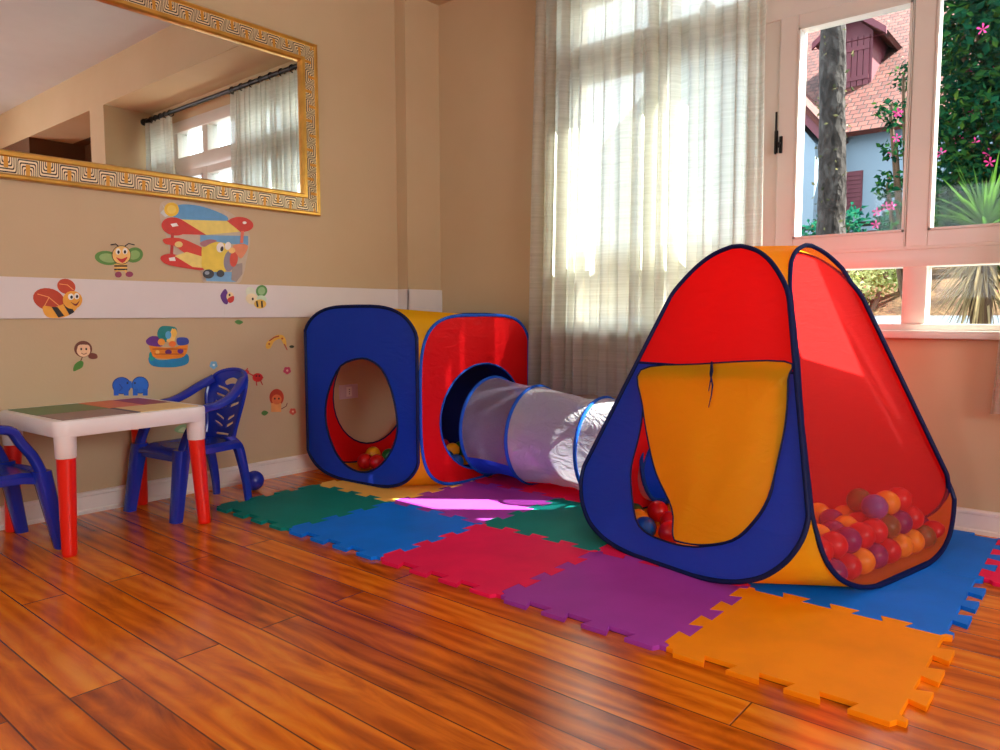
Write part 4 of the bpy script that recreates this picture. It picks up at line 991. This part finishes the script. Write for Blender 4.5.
MT['dead_leaf'] = leaf_mat('dry_straw_leaves', [(.25, srgb(96, 80, 56)), (.6, srgb(150, 132, 98)), (.9, srgb(196, 180, 142))])
MT['yucca'] = leaf_mat('yucca_blades', [(.25, srgb(32, 70, 28)), (.6, srgb(76, 112, 40)), (.9, srgb(124, 144, 62))])
MT['twig'] = plain('brown_twigs', srgb(84, 62, 44), .9)
def leaves(m, n, fn, size, rnd, droop=.2):
    for _ in range(n):
        c = V(fn(rnd)); d = V((rnd.gauss(0, 1), rnd.gauss(0, 1), rnd.gauss(0, .7)-droop)).normalized(); s = d.orthogonal().normalized(); s.rotate(Matrix.Rotation(rnd.uniform(0, 6.28), 3, d)); q = size*rnd.uniform(.6, 1.3)
        up = d.cross(s)*q*.12
        m.add([c, c+d*q*.5+s*q*.27+up, c+d*q, c+d*q*.5-s*q*.27+up], [(0, 1, 2), (0, 2, 3)])
def shrub(name, base, blobs, n, size, label, mat, flowers=0, seed=1):
    rnd = random.Random(seed); root = tag(empty(name, base), label, 'shrub'); b0 = V(base)
    wts = [b[3]**2 for b in blobs]
    def fn(r):
        cx, cy, cz, R = r.choices(blobs, wts)[0]; d = V((r.gauss(0, 1), r.gauss(0, 1), r.gauss(0, 1))).normalized()*R*r.uniform(.55, 1.05); return V((cx, cy, cz))+d-b0
    m = MB(); leaves(m, n, fn, size, rnd); m.build('foliage', mat, root, smooth=False)
    st = MB()
    for cx, cy, cz, R in blobs: st.tube([(0, 0, .0), ((cx-b0.x)*.5, (cy-b0.y)*.5, (cz-b0.z)*.4), (cx-b0.x, cy-b0.y, cz-b0.z), (cx-b0.x+.1*R, cy-b0.y, cz-b0.z+.6*R)], [.035, .028, .018, .006], 7)
    st.build('stem', MT['twig'], root)
    if flowers:
        f = MB()
        for _ in range(flowers):
            c = fn(rnd)
            if rnd.random() < .7: c.y -= .15
            for k in range(5):
                a = 2*PI*k/5; p = V((math.cos(a), -.35, math.sin(a)))*.036; q = V((math.cos(a+.5), -.3, math.sin(a+.5)))*.033; f.add([c, c+p, c+q+p*.4, c+q], [(0, 1, 2, 3)])
        f.build('blossoms', MT['petal'], root, smooth=False)
    return root
shrub('flowering_shrub', (2.7, 4.6, .55), [(2.07, 4.2, 1.5, .27), (2.06, 4.2, 1.95, .28), (2.05, 4.3, 2.5, .30), (2.02, 4.3, 3.05, .32), (2.05, 4.3, 3.6, .36), (2.28, 4.2, 1.75, .42), (2.30, 4.3, 2.4, .46), (2.36, 4.3, 3.1, .5), (2.9, 4.3, 2.0, .6), (3.0, 4.5, 2.9, .7), (2.40, 4.4, 3.8, .55), (3.3, 4.6, 3.8, .8), (2.6, 4.2, 1.3, .4), (3.6, 4.5, 2.0, .7)],
      24000, .085, 'tall dense green shrub dotted with pink blossoms filling the right window pane', MT['leaf'], 90, 5)
shrub('flowering_shrub', (1.62, 5.0, .6), [(1.40, 4.9, 1.75, .14), (1.36, 4.9, 2.05, .14), (1.42, 4.9, 2.4, .13), (1.36, 4.9, 2.75, .15), (1.46, 4.9, 3.05, .12)], 420, .075, 'thin climbing sprig with pink blossoms at the right edge of the left window pane', MT['leaf'], 10, 9)
shrub('bush', (.30, 7.6, 1.0), [(.28, 7.6, 2.0, .26), (.05, 7.6, 1.85, .25), (-.15, 7.8, 1.9, .25)], 900, .09, 'low dark green bush at the foot of the tree, left corner of the pane', MT['leaf_dark'], 0, 12)
shrub('bush', (1.0, 7.4, 1.0), [(.93, 7.4, 1.95, .2), (1.12, 7.4, 1.85, .2), (1.4, 7.4, 1.9, .2)], 800, .09, 'low dark green bush in front of the rail fence and house wall', MT['leaf_dark'], 0, 13)
shrub('ground_cover', (.75, 6.9, .75), [(.3, 7.2, 1.15, .24), (.62, 7.0, 1.16, .24), (.85, 7.15, 1.28, .22), (.1, 7.3, 1.2, .3)], 1500, .08, 'yellow green ground cover on the bank, seen in the small lower pane', leaf_mat('pale_groundcover', [(.3, srgb(120, 132, 60)), (.7, srgb(222, 224, 158))]), 0, 17)  # pale yellow green leaves, tone varied at random

# yucca: live rosette, skirt of dry blades, short trunk
yu = tag(empty('yucca', (2.42, 3.0, .25)), 'spiky yucca with a skirt of dry hanging leaves by the right window pane', 'plant')
rnd = random.Random(4)
def blade(m, c, d, ln, w, sag):
    d = V(d).normalized(); s = d.cross(V((0, 0, 1))); s = (s if s.length > .05 else V((1, 0, 0))).normalized(); K = 5; vs = []
    for i in range(K+1):
        t = i/K; p = V(c)+d*ln*t+V((0, 0, -sag*ln*t*t)); q = w*(1-t**2.2)*(.6+.8*min(1, t*4)*.5); vs += [p+s*q, p+V((0, 0, -q*.35)), p-s*q]
    m.add(vs, [f for i in range(K) for f in ((i*3, i*3+1, i*3+4, i*3+3), (i*3+1, i*3+2, i*3+5, i*3+4))])
m = MB()
for i in range(90):
    a = rnd.uniform(0, 6.28); e = rnd.uniform(-.15, 1.35); blade(m, (0, 0, 1.14), (math.cos(a)*math.cos(e), math.sin(a)*math.cos(e), math.sin(e)), rnd.uniform(.42, .62), .016, rnd.uniform(.05, .3))
m.build('live_leaves', MT['yucca'], yu, smooth=False)
m = MB()
for i in range(130):
    a = rnd.uniform(0, 6.28); e = rnd.uniform(-1.45, -.35); blade(m, (.03*math.cos(a), .03*math.sin(a), 1.08-rnd.uniform(0, .3)), (math.cos(a)*math.cos(e), math.sin(a)*math.cos(e), math.sin(e)), rnd.uniform(.3, .5), .011, .3)
m.build('dry_leaves', MT['dead_leaf'], yu, smooth=False)
m = MB(); m.lathe([(.075, -.1), (.065, .4), (.07, .9), (.05, 1.15)], 14); m.build('trunk', MT['twig'], yu)

# rough tree trunk standing before the house
def bark():
    m, nt, out = new_mat('rough_grey_bark'); c = coords(nt, (1, 1, .5)); n = noise_(nt, c, 9, 6, .7, 1); v = N(nt, 'ShaderNodeTexVoronoi'); v.inputs['Scale'].default_value = 16; L(nt, c, v.inputs['Vector'])
    principled(nt, out, ramp(nt, n, [(.3, srgb(16, 14, 13)), (.5, srgb(46, 40, 38)), (.7, srgb(76, 72, 70))]), .9, 0, .2, 0, .1, bump_(nt, math_(nt, 'ADD', n, v.outputs['Distance']), .9, .04)); return m
tr = tag(empty('tree', (.80, 5.0, .4)), 'rough grey tree trunk standing in front of the house', 'tree')
m = MB(); K, n = 60, 22; vs = []
for i in range(K+1):
    t = i/K; z = -.4+4.9*t; r = .150-.035*t+.03*max(0, .12-t)*8
    cxx = .02*math.sin(t*5)-.02*t
    for q in range(n):
        a = 2*PI*q/n; rr = r*(1+.16*noise.noise((math.cos(a)*1.6, math.sin(a)*1.6, z*2.4))+.10*noise.noise((math.cos(a)*5, math.sin(a)*5, z*8))); vs.append((cxx+rr*math.cos(a), rr*math.sin(a), z))
m.add(vs, [(i*n+q, i*n+(q+1) % n, (i+1)*n+(q+1) % n, (i+1)*n+q) for i in range(K) for q in range(n)]+[tuple(K*n+q for q in range(n))]); m.build('trunk', bark(), tr, angle=1.2)
m = MB(); leaves(m, 90, lambda r: (lambda a, z: V((.16*math.cos(a), .16*math.sin(a), z)))(r.uniform(0, 6.28), r.uniform(.9, 3.3)), .05, random.Random(3)); m.build('moss_tufts', leaf_mat('dull_epiphytes', [(.3, srgb(58, 62, 42)), (.7, srgb(112, 108, 76))]), tr, smooth=False)

# white house with a tiled roof, dormer and dark red shutters
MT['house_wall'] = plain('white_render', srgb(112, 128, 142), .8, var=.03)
MT['oxblood'] = plain('oxblood_paint', srgb(88, 24, 40), .6, var=.15, scale=12)
def tiles():
    m, nt, out = new_mat('red_clay_roof_tiles')
    uv = nt.nodes.new('ShaderNodeTexCoord').outputs['UV']
    br = N(nt, 'ShaderNodeTexBrick'); br.offset = .5
    for k, v in (('Scale', 1.0), ('Mortar Size', .012), ('Mortar Smooth', .5), ('Brick Width', .15), ('Row Height', .15)): br.inputs[k].default_value = v
    br.inputs['Color1'].default_value = rgba(srgb(72, 30, 26)); br.inputs['Color2'].default_value = rgba(srgb(100, 52, 44)); br.inputs['Mortar'].default_value = rgba(srgb(36, 15, 15)); L(nt, uv, br.inputs['Vector'])
    n = noise_(nt, uv, 1.1, 5, .7); n2 = noise_(nt, uv, 7, 3, .7)
    col = mixc(nt, 1.0, br.outputs['Color'], ramp(nt, n, [(.3, (.62, .5, .5)), (.7, (1.1, 1.05, 1.0))]), 'MULTIPLY')
    col = mixc(nt, math_(nt, 'GREATER_THAN', n2, .68), col, srgb(150, 116, 98))
    sp = N(nt, 'ShaderNodeSeparateXYZ'); L(nt, uv, sp.inputs[0]); saw = math_(nt, 'FRACT', math_(nt, 'DIVIDE', sp.outputs[1], .15))
    principled(nt, out, col, .8, 0, .3, 0, .1, bump_(nt, math_(nt, 'ADD', math_(nt, 'MULTIPLY', saw, -1.0), math_(nt, 'MULTIPLY', br.outputs['Fac'], -.5)), .9, .06)); return m
MT['tiles'] = tiles()
def roofquad(m, a, b, c, d, th=.08):
    "a-b along the eave, c above b, d above a; UV in metres"
    a, b, c, d = map(V, (a, b, c, d)); nn = (b-a).cross(d-a).normalized()*th; o = len(m.v); m.add([a, b, c, d, a-nn, b-nn, c-nn, d-nn], [])
    ln = (b-a).length; hgt = (d-a).length
    for f, uv in (((0,1,2,3), [(0, 0), (ln, 0), (ln, hgt), (0, hgt)]), ((7,6,5,4), None), ((0,4,5,1), None), ((1,5,6,2), None), ((2,6,7,3), None), ((3,7,4,0), None)):
        m.uv[len(m.f)] = uv or [(0, 0), (ln, 0), (ln, .05), (0, .05)]; m.f.append([i+o for i in f]); m.m.append(0)
hs = tag(empty('house', (0, 10, 1.6)), 'white house with red tiled roof, dormer and dark red shutters beyond the trees', 'house')
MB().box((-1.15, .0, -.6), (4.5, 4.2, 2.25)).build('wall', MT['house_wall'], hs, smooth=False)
m = MB(); roofquad(m, (-5.5, -.28, 2.10), (4.8, -.28, 2.10), (4.8, 3.6, 5.28), (-5.5, 3.6, 5.28)); roofquad(m, (4.8, 7.5, 2.1), (-5.5, 7.5, 2.1), (-5.5, 3.6, 5.28), (4.8, 3.6, 5.28)); m.build('roof', MT['tiles'], hs, smooth=False)
# gabled left wing: white gable with a dark red bargeboard falling to the right
g = MB(); gx0, gx1, gz0, gz1 = -2.6, -.55, 4.35, 1.88
g.add([(-6, -.9, -.6), (gx1-.1, -.9, -.6), (gx1-.1, -.9, gz1-.02), (gx0, -.9, gz0), (-5.6, -.9, 1.2), (-6, .6, -.6), (gx1-.1, .6, -.6), (gx1-.1, .6, gz1-.02), (gx0, .6, gz0), (-5.6, .6, 1.2)],
      [(0,1,2,3,4), (9,8,7,6,5), (0,5,6,1), (1,6,7,2), (2,7,8,3), (3,8,9,4), (4,9,5,0)]); g.build('gable_wall', MT['house_wall'], hs, smooth=False)
m = MB(); d = V((gx1-gx0, 0, gz1-gz0)).normalized(); nn = V((-d.z, 0, d.x))
a = V((gx0, -1.02, gz0)); b = V((gx1, -1.02, gz1))
q = [a, b, b+nn*.17, a+nn*.17]; m.add([tuple(p) for p in q]+[tuple(p+V((0, .10, 0))) for p in q], [(0,1,2,3), (7,6,5,4), (0,4,5,1), (1,5,6,2), (2,6,7,3), (3,7,4,0)]); m.build('bargeboard', MT['oxblood'], hs, smooth=False)
m = MB(); roofquad(m, tuple(b+nn*.19+V((0, -.04, 0))), tuple(b+nn*.19+V((0, 1.7, 0))), tuple(a+nn*.19+V((0, 1.7, 0))), tuple(a+nn*.19+V((0, -.04, 0)))); m.build('gable_roof', MT['tiles'], hs, smooth=False)
# dormer
dx0, dx1, dy, dz0, dz1 = -1.02, -.36, 1.05, 3.06, 4.06
m = MB(); m.box((dx0, dy, dz0-.1), (dx1, dy+1.4, dz1)); m.add([(dx0, dy, dz1), (dx1, dy, dz1), ((dx0+dx1)/2, dy, dz1+.30), (dx0, dy+1.4, dz1), (dx1, dy+1.4, dz1), ((dx0+dx1)/2, dy+1.4, dz1+.3)], [(0,1,2), (5,4,3), (0,2,5,3), (1,4,5,2)])
dm = m.build('dormer', MT['oxblood'], hs, smooth=False)
s = MB(); xs_ = [dx0+.04+(dx1-dx0-.08)*i/6 for i in range(7)]
for i in range(6): s.box((xs_[i]+.006, dy-.03, dz0+.05), (xs_[i+1]-.006, dy+.005, dz1-.06))
s.box((dx0+.04, dy-.045, dz0+.2), (dx1-.04, dy-.02, dz0+.27)).box((dx0+.04, dy-.045, dz1-.3), (dx1-.04, dy-.02, dz1-.23)).box((dx0, dy-.05, dz0), (dx1, dy+.02, dz0+.05)); s.build('shutter', MT['oxblood'], dm, smooth=False)
m = MB(); xm = (dx0+dx1)/2
roofquad(m, (dx1+.26, dy-.25, dz1-.10), (dx1+.26, dy+1.5, dz1-.10), (xm, dy+1.5, dz1+.40), (xm, dy-.25, dz1+.40)); roofquad(m, (dx0-.26, dy+1.5, dz1-.10), (dx0-.26, dy-.25, dz1-.10), (xm, dy-.25, dz1+.40), (xm, dy+1.5, dz1+.40)); m.build('dormer_roof', MT['tiles'], dm, smooth=False)
m = MB(); m.box((dx0-.27, dy-.29, dz1-.20), (dx1+.27, dy-.25, dz1-.20+.001)); 
for sg, x0_ in ((1, dx1+.27), (-1, dx0-.27)):
    q = [V((x0_, dy-.28, dz1-.19)), V((x0_, dy-.28, dz1-.08)), V((xm, dy-.28, dz1+.42)), V((xm, dy-.28, dz1+.28))]; m.add([tuple(p) for p in q]+[tuple(p+V((0, .05, 0))) for p in q], [(0,1,2,3), (7,6,5,4), (0,4,5,1), (1,5,6,2), (2,6,7,3), (3,7,4,0)])
m.build('dormer_bargeboard', MT['oxblood'], dm, smooth=False)
s = MB(); s.box((-.50, -.03, .88), (-.17, .004, 1.52))
for i in range(9): s.box((-.485, -.04, .90+.068*i), (-.185, -.028, .90+.068*i+.045))
s.build('shutter', MT['oxblood'], hs, smooth=False)
m = MB(); m.box((-1.22, -.96, 1.02), (-1.08, -.90, 1.26), bev=.01); m.box((-1.24, -.98, 1.25), (-1.06, -.90, 1.29)); m.build('wall_lamp', MT['black_iron'], hs, smooth=False)
fn = tag(empty('rail_fence', (.9, 8.2, 1.5)), 'dark post and rail fence along the foot of the house wall', 'fence')
for i in range(6): MB().box((-1.7+.75*i, -.04, -.3), (-1.62+.75*i, .04, .62)).build('post', MT['black_iron'], fn, smooth=False)
for z in (.24, .38, .52): MB().box((-1.8, -.07, z), (2.2, -.04, z+.07)).build('rail', MT['black_iron'], fn, smooth=False)

# ================================================================ light: sun, sky, fill lamps in the added rear and side windows
sun = bpy.data.lights.new('sun', 'SUN'); sun.energy = 27.0; sun.angle = .0093; sun.color = (1, .95, .86)
so = bpy.data.objects.new('sun', sun); COL.objects.link(so); AZ, EL = math.radians(38), math.radians(47)
sd_ = V((math.cos(AZ)*math.cos(EL), math.sin(AZ)*math.cos(EL), math.sin(EL))); so.rotation_euler = sd_.to_track_quat('Z', 'Y').to_euler(); so.location = (8, 6, 10)
for i, (a, c) in enumerate(RW):
    l = bpy.data.lights.new('rear_fill_light', 'AREA'); l.shape = 'RECTANGLE'; l.size = c-a-.1; l.size_y = 1.1; l.energy = (5, 5)[i]; l.color = (1, .97, .93)  # added fill lamp in each rear opening
    o = bpy.data.objects.new('rear_fill_light', l); COL.objects.link(o); o.location = ((a+c)/2, YF-.03, 1.5); o.rotation_euler = (PI/2, 0, 0)
l = bpy.data.lights.new('side_fill_light', 'AREA'); l.shape = 'RECTANGLE'; l.size = 2.3; l.size_y = 1.3; l.energy = 40; l.color = (1, .97, .92)  # added fill lamp in the side opening, brightens the left wall
o = bpy.data.objects.new('side_fill_light', l); COL.objects.link(o); o.location = (XR+.05, (SW[0]+SW[1])/2, (SW[2]+SW[3])/2); o.rotation_euler = (PI/2, 0, PI/2)
wd = bpy.data.worlds.new('sky'); SC.world = wd; wd.use_nodes = True; nt = wd.node_tree; nt.nodes.clear()
bg = nt.nodes.new('ShaderNodeBackground'); wo = nt.nodes.new('ShaderNodeOutputWorld'); bg.inputs[0].default_value = (.80, .91, 1.0, 1); bg.inputs[1].default_value = 3.6; nt.links.new(bg.outputs[0], wo.inputs[0])
SC.view_settings.view_transform = 'Standard'; SC.view_settings.look = 'None'; SC.view_settings.gamma = 1; SC.view_settings.use_curve_mapping = False; SC.view_settings.exposure = 0.60
cy = SC.cycles; cy.max_bounces = 12; cy.diffuse_bounces = 6; cy.glossy_bounces = 5; cy.transmission_bounces = 8; cy.transparent_max_bounces = 24; cy.use_denoising = True; cy.caustics_reflective = False; cy.caustics_refractive = False; cy.sample_clamp_indirect = 8
